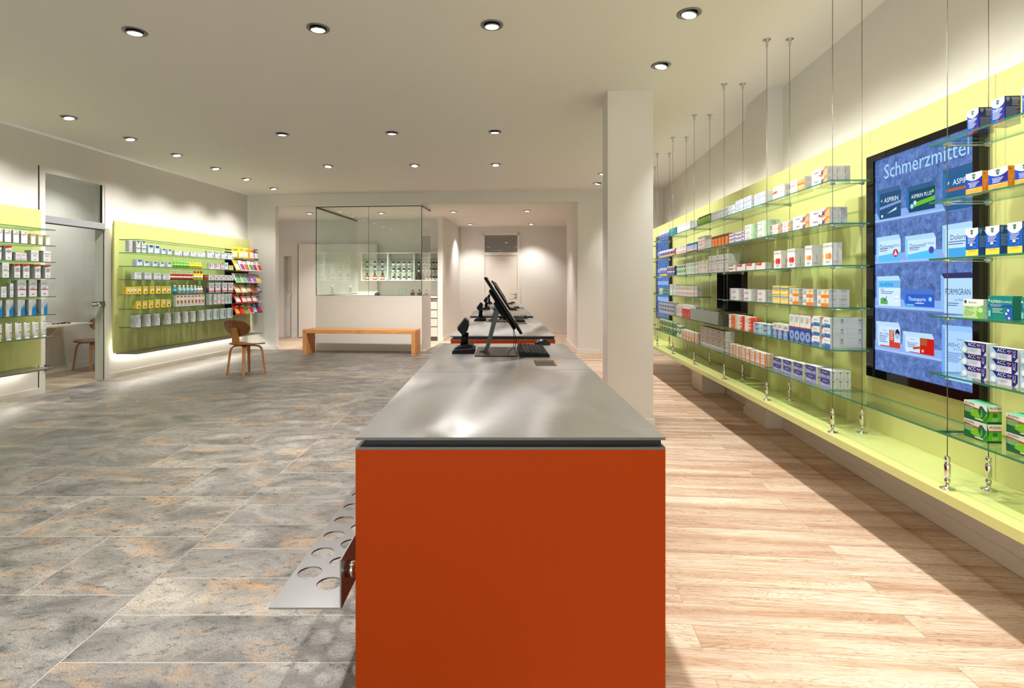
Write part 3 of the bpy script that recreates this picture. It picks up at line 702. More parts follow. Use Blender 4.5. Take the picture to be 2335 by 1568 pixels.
station('computer_mouse', 'mouse', mb_mouse(), 0.285, 2.17, 'black computer mouse behind the keyboard on the nearest counter', ['black computer mouse on %s' % s for s in nn], 'counter mice')

# ------------------------------------------------------------------ plywood chairs
def chair_parts():
    def sq(u, v, k=0.35):
        x = u*math.sqrt(1-v*v/2); y = v*math.sqrt(1-u*u/2)
        return x*(1-k)+u*k*0.98, y*(1-k)+v*k*0.98
    def seat(u, v):                        # front at +y
        x, y = sq(u, v, .25); wx = 0.235+0.015*y
        return (x*wx, y*0.205+0.01, 0.445+0.018*abs(x)**2.2-0.030*max(0, y-0.45)**1.5*1.4+0.022*max(0, -y-0.5))
    def back(u, v):
        x, y = sq(u, v, .2); x2 = x*(0.240-0.012*(1-y)); z = 0.705+y*0.112-0.018*(1-abs(x))*(y < 0)*(-y)
        return (x2, -0.215-0.035*y+0.045*abs(x)**2, z)
    s = MB().shell(seat, 17, 17, 0.011, PLY); b = MB().shell(back, 19, 15, 0.011, PLY)
    sp = MB().strap([(0, 0.02, 0.432), (0, -0.10, 0.428), (0, -0.165, 0.436), (0, -0.198, 0.475), (0, -0.205, 0.56), (0, -0.232, 0.70)], (1, 0, 0), [.10, .12, .13, .125, .12, .10], [.014]*6, BEECH)
    sc = MB()
    for x, z in ((-0.03, .735), (0.03, .735), (0.0, .635)): sc.lathe([(0.006, 0), (0.005, .003), (0, .004)], CHROME, 10, M=Matrix.Translation((x, -0.232-0.035*(z-.705)/.112, z)) @ Matrix.Rotation(PI/2, 4, 'X'))
    legs = []
    for sx, sy in ((-1, -1), (1, -1), (1, 1), (-1, 1)):
        ca_, sa_ = math.cos(-0.19), math.sin(-0.19); dx, dy = 0.182*(sx*ca_-sy*sa_), 0.182*(sx*sa_+sy*ca_)
        pts = [(dx*0.05, dy*0.05, 0.424), (dx*0.45, dy*0.45, 0.424), (dx*.66, dy*.66, .414), (dx*.78, dy*.78, .385), (dx*.84, dy*.84, .33), (dx*.92, dy*.92, .16), (dx, dy, 0.0)]
        legs.append(MB().strap(pts, (dy, -dx, 0), [.05, .05, .048, .046, .044, .036, .028], [.018, .02, .024, .026, .026, .024, .022], BEECH))
    return [('seat', s), ('backrest', b), ('back_support', sp), ('screw', sc)]+[('leg', l) for l in legs]
Tc = Thing('plywood_chair', 'brown plywood chair with bent wood legs, alone on the stone floor', 'chair', W0, (-3.70, 7.93, 0.0), 'plywood chairs')
for n_, mb in chair_parts(): Tc.part(n_, mb, local=True)
Tc.e.rotation_euler.z = math.radians(-18)
v = RM.w(-7.08, 7.80)
copy_thing(Tc.e, (v.x, v.y, -0.0016), math.radians(180)-TH, 'brown plywood chair at the wall desk behind the glass door', 'plywood chairs')

# ------------------------------------------------------------------ slatted bench
bx0, bx1, by0, by1, bh = -4.645, -2.485, 9.80, 10.20, 0.472
T = Thing('slatted_bench', 'long slatted wooden bench before the white dispensary front', 'bench', RM, ((bx0+bx1)/2, (by0+by1)/2, 0))
n = 6; pit = (by1-by0-0.044)/(n-1)
for k in range(n):
    y = by0+k*pit
    T.part('slat', MB().rbox(bx0, bx1, y, y+0.044, bh-0.072, bh, TEAK, 0.003).rbox(bx0, bx0+0.072, y+0.0005, y+0.0435, 0, bh-0.0725, TEAKV, 0.002).rbox(bx1-0.072, bx1, y+0.0005, y+0.0435, 0, bh-0.0725, TEAKV, 0.002))
for (x, z) in ((bx0+.036, bh-.036), (bx0+.036, .05), (bx1-.036, bh-.036), (bx1-.036, .05), ((bx0+bx1)/2, bh-.036)):
    T.part('bolt', MB().lathe([(0.013, 0), (0.013, .004), (.009, .006), (0, .006)], CHROME, 14, M=Matrix.Translation((x, by0, z)) @ Matrix.Rotation(PI/2, 4, 'X')).tube([(x, by0+.044, z), (x, by1-.044, z)], .007, CHROME, 8))

# ------------------------------------------------------------------ glass dispensary
LA0, LA1, LB0, LH = -4.60, -2.535, 10.47, 1.095
def rx(x, b):
    r = (x-1138)/1235; return (r*b*RM.c-b*RM.s)/(RM.c+r*RM.s)
LA0 = rx(720, LB0); LA1 = rx(962, LB0)
LE = LB0+0.80
struct('wall_dispensary_front', MB().box(LA0, LA1, LB0, LB0+0.10, 0, LH, LACQ), RM)
struct('wall_dispensary_side', MB().box(LA1-0.09, LA1, LB0+0.10, LE, 0, LH, LACQ), RM)
struct('wall_dispensary_passage', MB().box(LA0, LA0+0.09, LB0+0.10, 12.95, 0, LH-0.01, LACQ), RM)
FRM = principled('dark_glazing_rail', C(66, 68, 66), 0.4, 0.5)
T = Thing('glass_enclosure', 'tall clear glass enclosure standing on the white dispensary front', 'glass partition', RM, ((LA0+LA1)/2, LB0+0.05, LH))
mid = rx(840, LB0); gt = 2.872
for (p0, p1) in ((LA0+0.006, mid-0.002), (mid+0.002, LA1-0.006)):
    T.part('pane', MB().box(p0, p1, LB0+0.01, LB0+0.02, LH+0.006, gt-0.01, PANE))
T.part('pane', MB().box(LA1-0.016, LA1-0.006, LB0+0.02, LE, LH+0.006, gt-0.01, PANE))
T.part('pane', MB().box(LA0+0.006, LA0+0.016, LB0+0.02, 12.75, LH+0.006, gt-0.02, PANE))
m = MB(); r_ = 0.012
m.box(LA0, LA1, LB0+0.004, LB0+0.026, gt-0.01, gt+0.004, FRM); m.box(LA0, LA1, LB0+0.004, LB0+0.026, LH, LH+0.006, FRM)
m.box(LA1-0.02, LA1, LB0+0.026, LE, gt-0.012, gt+0.004, FRM); m.box(LA0, LA0+0.022, LB0+0.026, 12.75, gt-0.03, gt+0.004, FRM)
m.box(LA1-0.02, LA1, LB0+0.026, LE, LH, LH+0.006, FRM); m.box(LA0, LA0+0.02, LB0+0.026, 12.75, LH-.01, LH+0.006, FRM)
T.part('glazing_rail', m, 'dark metal glazing rails')
m = MB(); m.box(LA0, LA0+0.009, LB0+0.004, LB0+0.02, LH, gt, FRM); m.box(LA1-0.009, LA1, LB0+0.004, LB0+0.02, LH, gt, FRM)
m.box(mid-0.002, mid+0.002, LB0+0.011, LB0+0.019, LH, gt, GEDGE)
T.part('corner_joint', m)
T.part('ceiling_channel', MB().box(LA0, LA1, LB0, LB0+0.03, gt+0.004, BZ, CEIL).box(LA1-0.03, LA1, LB0+.03, LE, gt+0.004, BZ, CEIL).box(LA0, LA0+.03, LB0+.03, 12.75, gt+0.004, BZ, CEIL))
for qb in (11.15, 11.23, 12.2, 12.28):
    T.part('door_bar', MB().tube([(LA0+0.045, qb, LH+0.03), (LA0+0.045, qb, LH+0.20)], .007, STEEL, 8).tube([(LA0+0.016, qb, LH+0.05), (LA0+0.045, qb, LH+0.05)], .005, STEEL, 6).tube([(LA0+0.016, qb, LH+0.18), (LA0+0.045, qb, LH+0.18)], .005, STEEL, 6))
# wall cabinet with glass shelves
qf, qk = 12.66, 12.95
na0 = rx(825, qf); na1 = -2.64
T = Thing('wall_cabinet', 'open white wall cabinet with glass shelves inside the glass dispensary', 'cabinet', RM, ((na0+na1)/2, 12.8, 1.40))
zt, zb = 2.06, 1.425; dv = [na0, rx(884, qf), rx(944, qf), na1]
m = MB(); m.box(na0, na1, qk-0.012, qk, zb, zt, LACQ); m.box(na0-0.02, na1, qf, qk-.012, zt, zt+0.02, TRIM); m.box(na0-0.02, na1, qf, qk-.012, zb-0.02, zb, TRIM); m.box(na0-0.02, na0, qf, qk-.012, zb, zt, TRIM)
for a in dv[1:3]: m.box(a-0.01, a+0.01, qf, qk-.012, zb, zt, TRIM)
T.part('carcass', m)
levels = [(1.925, 1.79, 1.668), (1.925, 1.775, 1.62), (1.925, 1.775, 1.62)]
for j in range(3):
    for z in levels[j]: T.part('shelf_pane', MB().box(dv[j]+0.012, dv[j+1]-0.012, qf+0.02, qk-.014, z-0.007, z, GEDGE, mats=[GLASS, GLASS, GEDGE, GEDGE, GEDGE, GEDGE]))
for a in (dv[1], dv[2]): T.part('lock', MB().lathe([(.012, 0), (.012, .014)], DSTEEL, 12, M=Matrix.Translation((a, qf, zb+0.0)) @ Matrix.Rotation(PI/2, 4, 'X')))
# pharmacy bottles
AMB = principled('amber_bottle_glass', C(150, 82, 26), 0.12, spec=0.7, coat=0.5); CLR = principled('milky_clear_bottle', C(206, 212, 206), 0.15, spec=0.7)
CAPB = principled('black_bottle_cap', C(24, 22, 22), 0.35); LABL = ink((232, 226, 212))
def bottle(kind):
    if kind == 'amber':
        b = MB().lathe([(.048, 0), (.05, .006), (.05, .085), (.045, .10), (.02, .122), (.017, .135)], AMB, 20)
        return [('body', b), ('label_band', MB().lathe([(.0506, .030), (.0506, .066)], LABL, 20)), ('cap', MB().lathe([(.021, .132), (.022, .136), (.022, .165), (.018, .17)], CAPB, 16))]
    if kind == 'dark':
        b = MB().lathe([(.046, 0), (.048, .006), (.048, .08), (.040, .10), (.018, .125), (.016, .135)], principled('brown_bottle_glass', C(70, 44, 28), 0.12, coat=0.5), 20)
        return [('body', b), ('cap', MB().lathe([(.02, .132), (.02, .158), (.016, .162)], CAPB, 16))]
    b = MB().lathe([(.030, 0), (.031, .004), (.031, .038), (.024, .048), (.016, .052)], CLR, 16)
    return [('body', b), ('cap', MB().lathe([(.025, .050), (.026, .053), (.026, .086), (.023, .089)], CAPB, 14))]
bp = {}
def put_bottle(kind, a, q_, z, label, group):
    v = RM.w(a, q_, z)
    if kind not in bp:
        T = Thing('pharmacy_bottle', label, 'bottle', RM, (a, q_, z), group)
        for n_, mb in bottle(kind): T.part(n_, mb, local=True)
        bp[kind] = T.e
    else: copy_thing(bp[kind], v, -TH, label, group)
bays = ['window-side', 'middle', 'pier-side']
g = 'stoppered bottles in the dispensary cabinet'; qm = 12.80
xs = [[837.5, 854.8, 872], [897, 908.7, 921, 933], [955, 964.5, 973, 981, 988.6, 996]]
shelfz = [(1.79, 1.668, zb), (1.775, 1.62, zb), (1.775, 1.62, zb)]
sn = ['upper', 'middle', 'lower']
for j in range(3):
    for k, z in enumerate(shelfz[j]):
        for i, x in enumerate(xs[j]):
            kind = 'amber' if (j == 0 and k == 2) else ('dark' if (j == 2 and k == 2 and i < 2) else 'clear')
            nm = {'amber': 'large amber bottle with black cap', 'dark': 'dark brown bottle', 'clear': 'small black-capped bottle'}[kind]
            put_bottle(kind, rx(x, qm), qm, z+0.0005, '%s, %s on the %s shelf of the cabinet\'s %s bay' % (nm, ORD[i], sn[k], bays[j]), g)
# work cupboard with drawers under the cabinet
T = Thing('drawer_cabinet', 'white drawer cabinet with dark top in the dispensary, beside the pier', 'cabinet', RM, (-3.3, 12.7, 0))
T.part('carcass', MB().box(LA0+.1, -2.625, 12.47, 12.94, 0.10, 0.985, LACQ).box(LA0+.1, -2.625, 12.52, 12.94, 0, 0.10, GREYP))
T.part('worktop', MB().box(LA0+.1, -2.625, 12.44, 12.94, 0.985, 1.0, BLACKG).box(LA0+.1, -2.625, 12.44, 12.94, 1.0, 1.035, LACQ))
for z0, z1 in ((0.10, 0.315), (0.34, 0.515), (0.54, 0.71), (0.735, 0.91)):
    dr = T.part('drawer_front', MB().box(-3.22, -2.63, 12.450, 12.47, z0, z1, LACQ))
    T.part('grip_gap', MB().box(-3.22, -2.63, 12.455, 12.47, z1, z1+0.024, GREYP), parent=dr)
put_bottle('dark', rx(941, 12.62), 12.62, 1.036, 'brown bottle on the dispensary worktop, beside the glass jar', 'brown bottles on the dispensary worktop')
put_bottle('dark', rx(956.5, 12.62), 12.62, 1.036, 'brown bottle on the dispensary worktop, between the other two', 'brown bottles on the dispensary worktop')
put_bottle('dark', rx(973, 12.62), 12.62, 1.036, 'brown bottle on the dispensary worktop, beside the drawers', 'brown bottles on the dispensary worktop')
m = MB(); a = rx(920, 12.62); m.box(a-0.09, a+0.09, 12.54, 12.70, 1.036, 1.22, GEDGE, mats=[PANE]*6); 
for da in (-0.09, 0.086): m.box(a+da, a+da+.004, 12.54, 12.545, 1.036, 1.22, GEDGE)
m.box(a-0.09, a+0.09, 12.54, 12.544, 1.216, 1.22, GEDGE)
single('glass_box', m, 'empty clear glass box on the dispensary worktop', 'glass box', RM, (a, 12.62, 1.036))
a = rx(860, 12.60); T = Thing('mortar', 'dark round bell-shaped device with white knob on the dispensary worktop', 'laboratory device', RM, (a, 12.6, 1.036))
T.part('dome', MB().lathe([(.06, 0), (.062, .04), (.055, .07), (.03, .09), (.008, .098)], CAPB, 20, (a, 12.6, 1.036))); T.part('knob', MB().lathe([(.007, .095), (.012, .105), (.010, .118), (0, .122)], TRIM, 14, (a, 12.6, 1.036)))
T.part('spout', MB().tube([(a+.055, 12.6, 1.08), (a+.07, 12.6, 1.075), (a+.072, 12.6, 1.04)], .005, CAPB, 6))
# glass measuring cylinders beside the bottles
for i, x in enumerate((943, 948.5, 953.5, 958.5)):
    a = rx(x, 12.78); single('measuring_glass', MB().lathe([(.022, 0), (.012, .008), (.011, .02), (.012, .17), (.015, .178)], PANE, 12, (a, 12.78, 1.036)), 'slim clear measuring glass on the worktop, %s of four' % ORD[i], 'glass', RM, (a, 12.78, 1.036), 'measuring glasses')
# ------------------------------------------------------------------ lime display wall on the right
PP = up(2.02)                               # panel face
FQ = [uq(0, 0)+v for v in (0,)]
Q = lambda Y, x0=1.74: uq(x0, Y)
pairsY = [1.40, 2.27, 3.135, 4.01, 4.90, 5.80, 6.68, 7.50, 8.36]
PQ = [Q(y) for y in pairsY]
SZ = [1.915, 1.670, 1.430, 1.188, 0.947, 0.707]
LZ = 0.464
q_end = Q(9.06, 2.02); q_start = -1.2
T = Thing('lime_display_wall', 'long lime green wall panelling with a deep bottom ledge', 'wall panelling', UN, (PP+0.05, 4.0, 0.42))
hq0, hq1, hz0, hz1 = Q(5.06, 2.02), Q(5.90, 2.02), 1.035, 1.43
seams = [q_start]+[Q(2.357+0.8733*k, 2.02) for k in range(-3, 8) if Q(2.357+0.8733*k, 2.02) > q_start+.2]+[q_end]
for a, b in zip(seams, seams[1:]):
    m = MB(); g_ = 0.0012; a += g_; b -= g_; zt_ = 2.235
    if b < hq0 or a > hq1: m.rbox(PP, PP+0.02, a, b, LZ, zt_, LIME, 0.001)
    else:
        a2, b2 = max(a, hq0), min(b, hq1)
        if a2 > a+1e-3: m.box(PP, PP+0.02, a, a2, LZ, zt_, LIME)
        if b2 < b-1e-3: m.box(PP, PP+0.02, b2, b, LZ, zt_, LIME)
        m.box(PP, PP+0.02, a2, b2, LZ, hz0, LIME); m.box(PP, PP+0.02, a2, b2, hz1, zt_, LIME)
    T.part('panel', m)
m = MB()
for (z0, z1) in ((LZ, hz0-.01), (hz1+.01, 2.20)): m.box(PP+0.0205, PP+0.04, q_start, q_end-0.02, z0, z1, LIME)
m.box(PP+0.0205, PP+0.04, q_start, hq0-.01, hz0-.01, hz1+.01, LIME); m.box(PP+0.0205, PP+0.04, hq1+.01, q_end-0.02, hz0-.01, hz1+.01, LIME)
T.part('backing', m)
T.part('ledge', MB().rbox(up(1.70), PP+0.04, q_start, q_end, 0.420, LZ-0.0005, LIME, 0.0015), 'lime green bottom ledge')
STRIP = glow('warm_light_strip', (255, 248, 236), 14.0)
STRIP2 = glow('bottom_light_strip', (255, 248, 236), 34.0)
def led(T, name, x0, x1, y0, y1, z0, z1, mt=None): return T.part(name, MB().box(x0, x1, y0, y1, z0, z1, mt or STRIP), 'light strip hidden behind the panel')
led(T, 'light_strip', PP+0.05, PP+0.062, q_start, q_end-0.1, 2.16, 2.172)
# supports below the ledge
def xyq(X, Y): return (X*UN.c-Y*UN.s, X*UN.s+Y*UN.c)
single('ledge_support', MB().prism([(2.456, 6.557), (2.735, 6.557), (2.78, 7.03), (2.50, 7.03)], 0, 0.42, LACQ), 'white box support under the lime ledge near the pillar', 'support', W0, (2.6, 6.8, 0))
# hatch with chute and delivery tray
T = Thing('dispensing_hatch', 'dark delivery hatch with steel chute in the lime wall', 'delivery hatch', UN, (PP, (hq0+hq1)/2, 0.95))
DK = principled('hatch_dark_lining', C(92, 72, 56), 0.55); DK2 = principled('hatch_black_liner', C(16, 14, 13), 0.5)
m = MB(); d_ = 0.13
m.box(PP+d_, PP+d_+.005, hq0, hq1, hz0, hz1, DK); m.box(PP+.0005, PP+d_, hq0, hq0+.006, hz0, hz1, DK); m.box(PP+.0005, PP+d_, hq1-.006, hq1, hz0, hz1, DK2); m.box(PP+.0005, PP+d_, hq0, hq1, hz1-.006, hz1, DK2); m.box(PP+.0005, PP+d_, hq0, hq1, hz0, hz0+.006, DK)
T.part('lining', m)
m = MB(); m.box(PP-0.002, PP+d_, hq1-0.33, hq1-0.30, hz0+.006, hz1-.006, DK2); T.part('divider', m)
m = MB(); m.strap([(PP+0.12, hq1-0.16, hz0+0.10), (PP+0.0, hq1-0.16, hz0+0.03), (up(1.90), hq1-0.16, hz0-0.02)], (0, 1, 0), [.26]*3, [.004]*3, STEEL)
m.box(PP-.10, PP+.1, hq0, hq1-.33, hz0+.006, hz0+.012, STEEL); T.part('chute', m, 'brushed steel chute')
tq0, tq1 = Q(4.90, 1.70)+.02, Q(5.80, 1.70)-0.02
FROST = thin_glass('tray_glass', (0.62, 0.74, 0.70, 1))
FR2 = principled('frosted_tray_glass', C(138, 156, 152), 0.25)
T.part('tray_front', MB().box(up(1.695), up(1.695)+0.008, tq0+.0, tq1, SZ[4]+0.003, SZ[4]+0.118, FR2), 'frosted glass tray front')
T.part('tray', MB().box(up(1.695)+.009, PP-.02, tq0, tq1, SZ[4]+0.001, SZ[4]+0.005, STEEL).box(up(1.695), PP-.02, tq0-0.012, tq0, SZ[4]+.001, SZ[4]+0.10, DSTEEL), 'steel delivery tray')

# displays
def display(q_near, q_far, label, title, full=True):
    z0, z1 = 0.785, 2.065
    T = Thing('advertising_display', label, 'screen', UN, (PP-0.02, (q_near+q_far)/2, z0), 'tall portrait displays on the lime wall')
    X = PP-0.045; w_ = q_far-q_near
    a0, a1, b0, b1 = q_near+0.036, q_far-0.064, 0.832, 2.028
    m = MB()
    m.box(X, PP-0.001, q_near, a0, z0, z1, BLACKG); m.box(X, PP-0.001, a1, q_far, z0, z1, BLACKG); m.box(X, PP-0.001, a0, a1, z0, b0, BLACKG); m.box(X, PP-0.001, a0, a1, b1, z1, BLACKG)
    T.part('bezel', m, 'glossy black frame')
    sx = X+0.012
    s = T.part('screen', MB().box(sx, PP-0.001, a0, a1, b0, b1, screen_mat() if full else _mats['_scr']), 'glowing blue grey screen')
    return T, sx, a0, a1, b0, b1, s
_mats['_scr'] = screen_mat()
def lit(rgb): return glow('screen_%02x%02x%02x' % tuple(rgb), rgb, 0.95)
T, sx, a0, a1, b0, b1, scr = display(Q(2.387, 2.02), Q(3.192, 2.02), 'large portrait display listing painkillers, beside the nearest shelves', 'S')
art = []
sh = (150, 184, 236); shd = (98, 122, 176)
for z in (0.700, 0.503, 0.293, 0.092):      # lit shelf boards on the screen
    art += [('p', [(0, z+.048), (1, z+.048), (1, z+.012), (0, z+.012)], (132, 164, 222)), ('r', 0, z+.004, 1, z+.014, sh), ('r', 0, z-.004, 1, z+.004, shd)]
art += [('t', 'Schmerzmittel', .535, .935, .066, (160, 205, 240), .85)]
def sbox(x0, x1, y0, y1, front, sidec, topc, els):
    d = .035; o = [('p', [(x0, y0), (x0-.03, y0+.03), (x0-.03, y1+.02), (x0, y1)], sidec), ('p', [(x0, y1), (x0-.03, y1+.02), (x1-.02, y1+.022), (x1, y1)], topc), ('r', x0, y0, x1, y1, front)]
    W_, H_ = x1-x0, y1-y0
    for e in els:
        e = list(e)
        if e[0] == 'r': e[1], e[3] = x0+e[1]*W_, x0+e[3]*W_; e[2], e[4] = y0+e[2]*H_, y0+e[4]*H_
        elif e[0] == 't': e[2], e[3], e[4] = x0+e[2]*W_, y0+e[3]*H_, e[4]*H_; e += [.9]*(7-len(e)); e[6] = e[6]*W_
        elif e[0] == 'c': e[1], e[2], e[3] = x0+e[1]*W_, y0+e[2]*H_, e[3]*H_*1.3
        elif e[0] == 'l': e[1], e[2], e[3], e[5] = x0+e[1]*W_, y0+e[2]*H_, e[3]*W_, e[5]*H_
        elif e[0] == 'p': e[1] = [(x0+a*W_, y0+b*H_) for a, b in e[1]]
        o.append(tuple(e))
    return o
WT = (225, 238, 250); PB = (140, 195, 240); NV = (38, 62, 104)
art += sbox(.06, .31, .715, .835, (44, 78, 118), (52, 110, 160), (62, 98, 140), [('t', 'ASPIRIN', .55, .72, .18, WT, .8), ('p', [(0, .38), (1, .52), (1, .62), (0, .48)], (120, 150, 200)), ('p', [(.35, .18), (.8, .28), (.8, .38)], (180, 220, 250)), ('c', .12, .12, .07, WT), ('c', .1, .72, .07, (130, 160, 190))])
art += sbox(.40, .66, .722, .815, (34, 70, 96), (44, 108, 170), (50, 92, 128), [('t', 'ASPIRIN PLUS', .48, .72, .18, WT, .78), ('p', [(.2, .22), (1, .38), (1, .58), (.2, .42)], (96, 180, 50)), ('c', .12, .28, .15, (150, 205, 240)), ('c', .24, .42, .13, (190, 225, 245)), ('c', .92, .78, .1, (130, 200, 70))])
art += sbox(.76, 1.0, .70, .845, (44, 92, 140), (50, 110, 165), (56, 92, 134), [('t', 'ASPIRIN', .6, .75, .15, WT, .7), ('r', 0, .52, 1, .60, (170, 96, 70)), ('c', .08, .76, .06, (150, 190, 225)), ('l', .1, .3, .5, 2, .1, WT)])
art += sbox(.05, .31, .513, .612, (190, 220, 246), PB, (165, 205, 240), [('t', 'Dolormin', .38, .72, .22, NV, .66), ('t', 'Extra', .85, .74, .12, (60, 90, 150), .25), ('p', [(0, 0), (1, 0), (1, .42), (0, .30)], (90, 180, 230)), ('c', .78, .38, .24, (178, 44, 70)), ('p', [(.70, .28), (.78, .52), (.86, .28)], (230, 200, 210)), ('l', .05, .6, .4, 2, .09, (90, 110, 160))])
art += sbox(.39, .67, .518, .600, (190, 220, 246), PB, (165, 205, 240), [('t', 'Dolormin', .35, .70, .22, NV, .55), ('t', 'für Frauen', .78, .76, .13, (60, 90, 150), .35), ('p', [(0, 0), (1, 0), (1, .45), (0, .25)], (80, 185, 240)), ('c', .85, .40, .24, (86, 70, 160)), ('l', .05, .55, .4, 2, .09, (90, 110, 160))])
art += sbox(.76, 1.0, .51, .625, (186, 218, 246), PB, (165, 205, 240), [('t', 'Dolormin', .55, .72, .18, NV, .75), ('r', .1, .05, 1, .35, (70, 160, 220)), ('l', .1, .55, .6, 2, .08, (90, 110, 160))])
art += sbox(.055, .31, .308, .425, (196, 222, 248), (140, 180, 230), (170, 208, 245), [('r', 0, .72, 1, 1.0, (88, 178, 236)), ('t', 'IbuHEXAL', .38, .85, .14, (56, 84, 150), .62), ('t', 'akut', .84, .86, .13, (230, 90, 80), .26), ('t', '400', .16, .64, .11, (150, 50, 110), .2), ('l', .1, .55, .6, 2, .07, (100, 120, 170)), ('p', [(.08, .06), (.42, .06), (.42, .22), (.2, .34), (.08, .28)], (90, 160, 80)), ('p', [(.22, .2), (.42, .42), (.3, .18)], (110, 50, 120)), ('c', .82, .3, .14, (225, 235, 250)), ('t', 'HEXAL', .82, .29, .06, (90, 110, 150), .22)])
art += sbox(.37, .66, .312, .366, (46, 92, 190), (52, 120, 210), (76, 110, 190), [('t', 'Thomapyrin', .40, .55, .40, WT, .66), ('r', .02, .04, .3, .18, (90, 190, 240)), ('c', .86, .62, .22, (140, 205, 240)), ('l', .35, .25, .3, 1, .14, WT)])
art += sbox(.75, 1.0, .293, .432, (170, 206, 248), (130, 175, 230), (52, 52, 96), [('t', 'FORMIGRAN', .46, .62, .17, (34, 44, 78), .84), ('t', 'bei MIGRÄNE', .6, .40, .08, (60, 80, 130), .5), ('l', .1, .28, .4, 2, .06, (80, 100, 150))])
art += sbox(.05, .31, .118, .212, (190, 214, 244), (150, 185, 230), (176, 206, 244), [('t', 'ratiopharm', .3, .80, .08, (70, 80, 120), .4), ('t', 'IBU-LYSIN', .28, .62, .13, (50, 62, 100), .42), ('l', .05, .48, .38, 4, .09, (90, 110, 160)), ('r', .52, .16, .74, .86, (168, 84, 62)), ('r', .52, 0, 1, .28, (196, 62, 44)), ('r', .1, 0, .52, .05, (196, 40, 30)), ('c', .88, .6, .2, (150, 176, 214)), ('p', [(.78, .62), (.8, .86), (.9, .94), (.98, .8), (.98, .6), (.94, .7), (.84, .72)], (40, 44, 62)), ('l', .56, .78, .15, 5, .1, (235, 200, 190))])
art += sbox(.37, .66, .112, .180, (190, 216, 246), (150, 185, 230), (176, 206, 244), [('r', .52, 0, 1, 1, (186, 30, 24)), ('r', .52, .55, .76, 1, (160, 84, 44)), ('t', 'ratiopharm', .26, .84, .1, (70, 80, 120), .3), ('t', 'Paracetamol', .26, .62, .15, (50, 62, 100), .4), ('l', .08, .46, .3, 2, .12, (90, 110, 160)), ('p', [(.28, .2), (.52, .3), (.52, .46), (.28, .36)], (178, 70, 54)), ('c', .62, .2, .13, (230, 170, 160)), ('r', .15, 0, .52, .05, (186, 30, 24))])
art += sbox(.76, 1.0, .03, .225, (160, 198, 246), (110, 160, 225), (140, 185, 240), [('t', 'ratiopharm', .55, .84, .045, (60, 70, 110), .5), ('t', 'ASS+C', .32, .72, .08, (40, 50, 84), .42), ('t', '-ratiopharm', .72, .72, .05, (60, 70, 110), .4), ('t', 'gegen Schmerzen', .5, .64, .04, (60, 80, 130), .8), ('p', [(.7, .55), (1, .66), (1, .52)], (90, 140, 60)), ('p', [(.9, .62), (1, .80), (1, .62)], (190, 30, 40)), ('l', .1, .55, .5, 6, .035, (90, 120, 180))])
m = MB(); draw(m, (sx, a1, b0), (0, -1, 0), (0, 0, 1), a1-a0, b1-b0, art, mk=lit, step=0.00005)
T.part('screen_picture', m, 'picture of painkiller boxes on shelves', parent=scr)
T, sx, a0, a1, b0, b1, scr = display(Q(7.77, 2.02), Q(8.60, 2.02), 'distant portrait display with a blank blue picture', 'S', False)
m = MB(); draw(m, (sx, a1, b0), (0, -1, 0), (0, 0, 1), a1-a0, b1-b0, [('p', [(0, z+.048), (1, z+.048), (1, z+.0), (0, z+.0)], (132, 164, 222)) for z in (0.78, 0.56, 0.40, 0.20)], mk=lit, step=0.0001)
T.part('screen_picture', m, 'pale bands', parent=scr)

# suspended cable frames
ZT = CZ
proto = None
WIRE = principled('wire_rope', C(110, 106, 100), 0.4, 0.7); CLAMP = principled('clamp_alloy', C(190, 190, 188), 0.28, 0.9)
cf, cr = up(1.743), up(1.907)
for i, q in enumerate(PQ):
    if i == 0: desc = 'pair of shelf cables nearest the viewer'
    else: desc = '%s visible pair of steel shelf cables from the viewer along the lime wall' % ORD[i-1]
    T = Thing('suspension_cable_frame', desc, 'shelf suspension', UN, (cf, q, LZ), 'steel cable pairs carrying the glass shelves')
    for x, dxl in ((cf, 0), (cr, 0.0)):
        T.part('cable', MB().tube([(x, q, LZ+0.135), (x, q, ZT-0.055)], 0.0017, WIRE, 8))
        T.part('tensioner', MB().lathe([(.0275, 0), (.0275, .003), (.010, .006), (.008, .012), (.008, .024), (.0105, .026), (.0105, .040), (.0075, .042), (.0075, .050), (.0115, .053), (.0115, .102), (.0085, .106), (.0085, .116), (.0105, .118), (.0105, .134), (.004, .137)], CHROME, 18, (x, q, LZ)))
        T.part('ceiling_mount', MB().lathe([(.028, 0), (.028, -.003), (.009, -.006), (.009, -.028), (.0075, -.030), (.0075, -.052), (.003, -.056)][::-1], CLAMP, 18, (x, q, ZT)))
    for z in SZ:
        if i == 5 and z == SZ[3]: pass
        for x in (cf, cr):
            T.part('clamp', MB().rbox(x-0.009, x+0.009, q-0.016, q+0.016, z-0.0155, z-0.0085, CLAMP, 0.003).rbox(x-0.010, x+0.012, q-0.006, q+0.006, z-0.020, z-0.0085, CLAMP, 0.002))
        T.part('cross_rod', MB().tube([(cf, q, z-0.0135), (cr, q, z-0.0135)], 0.0022, CLAMP, 6))
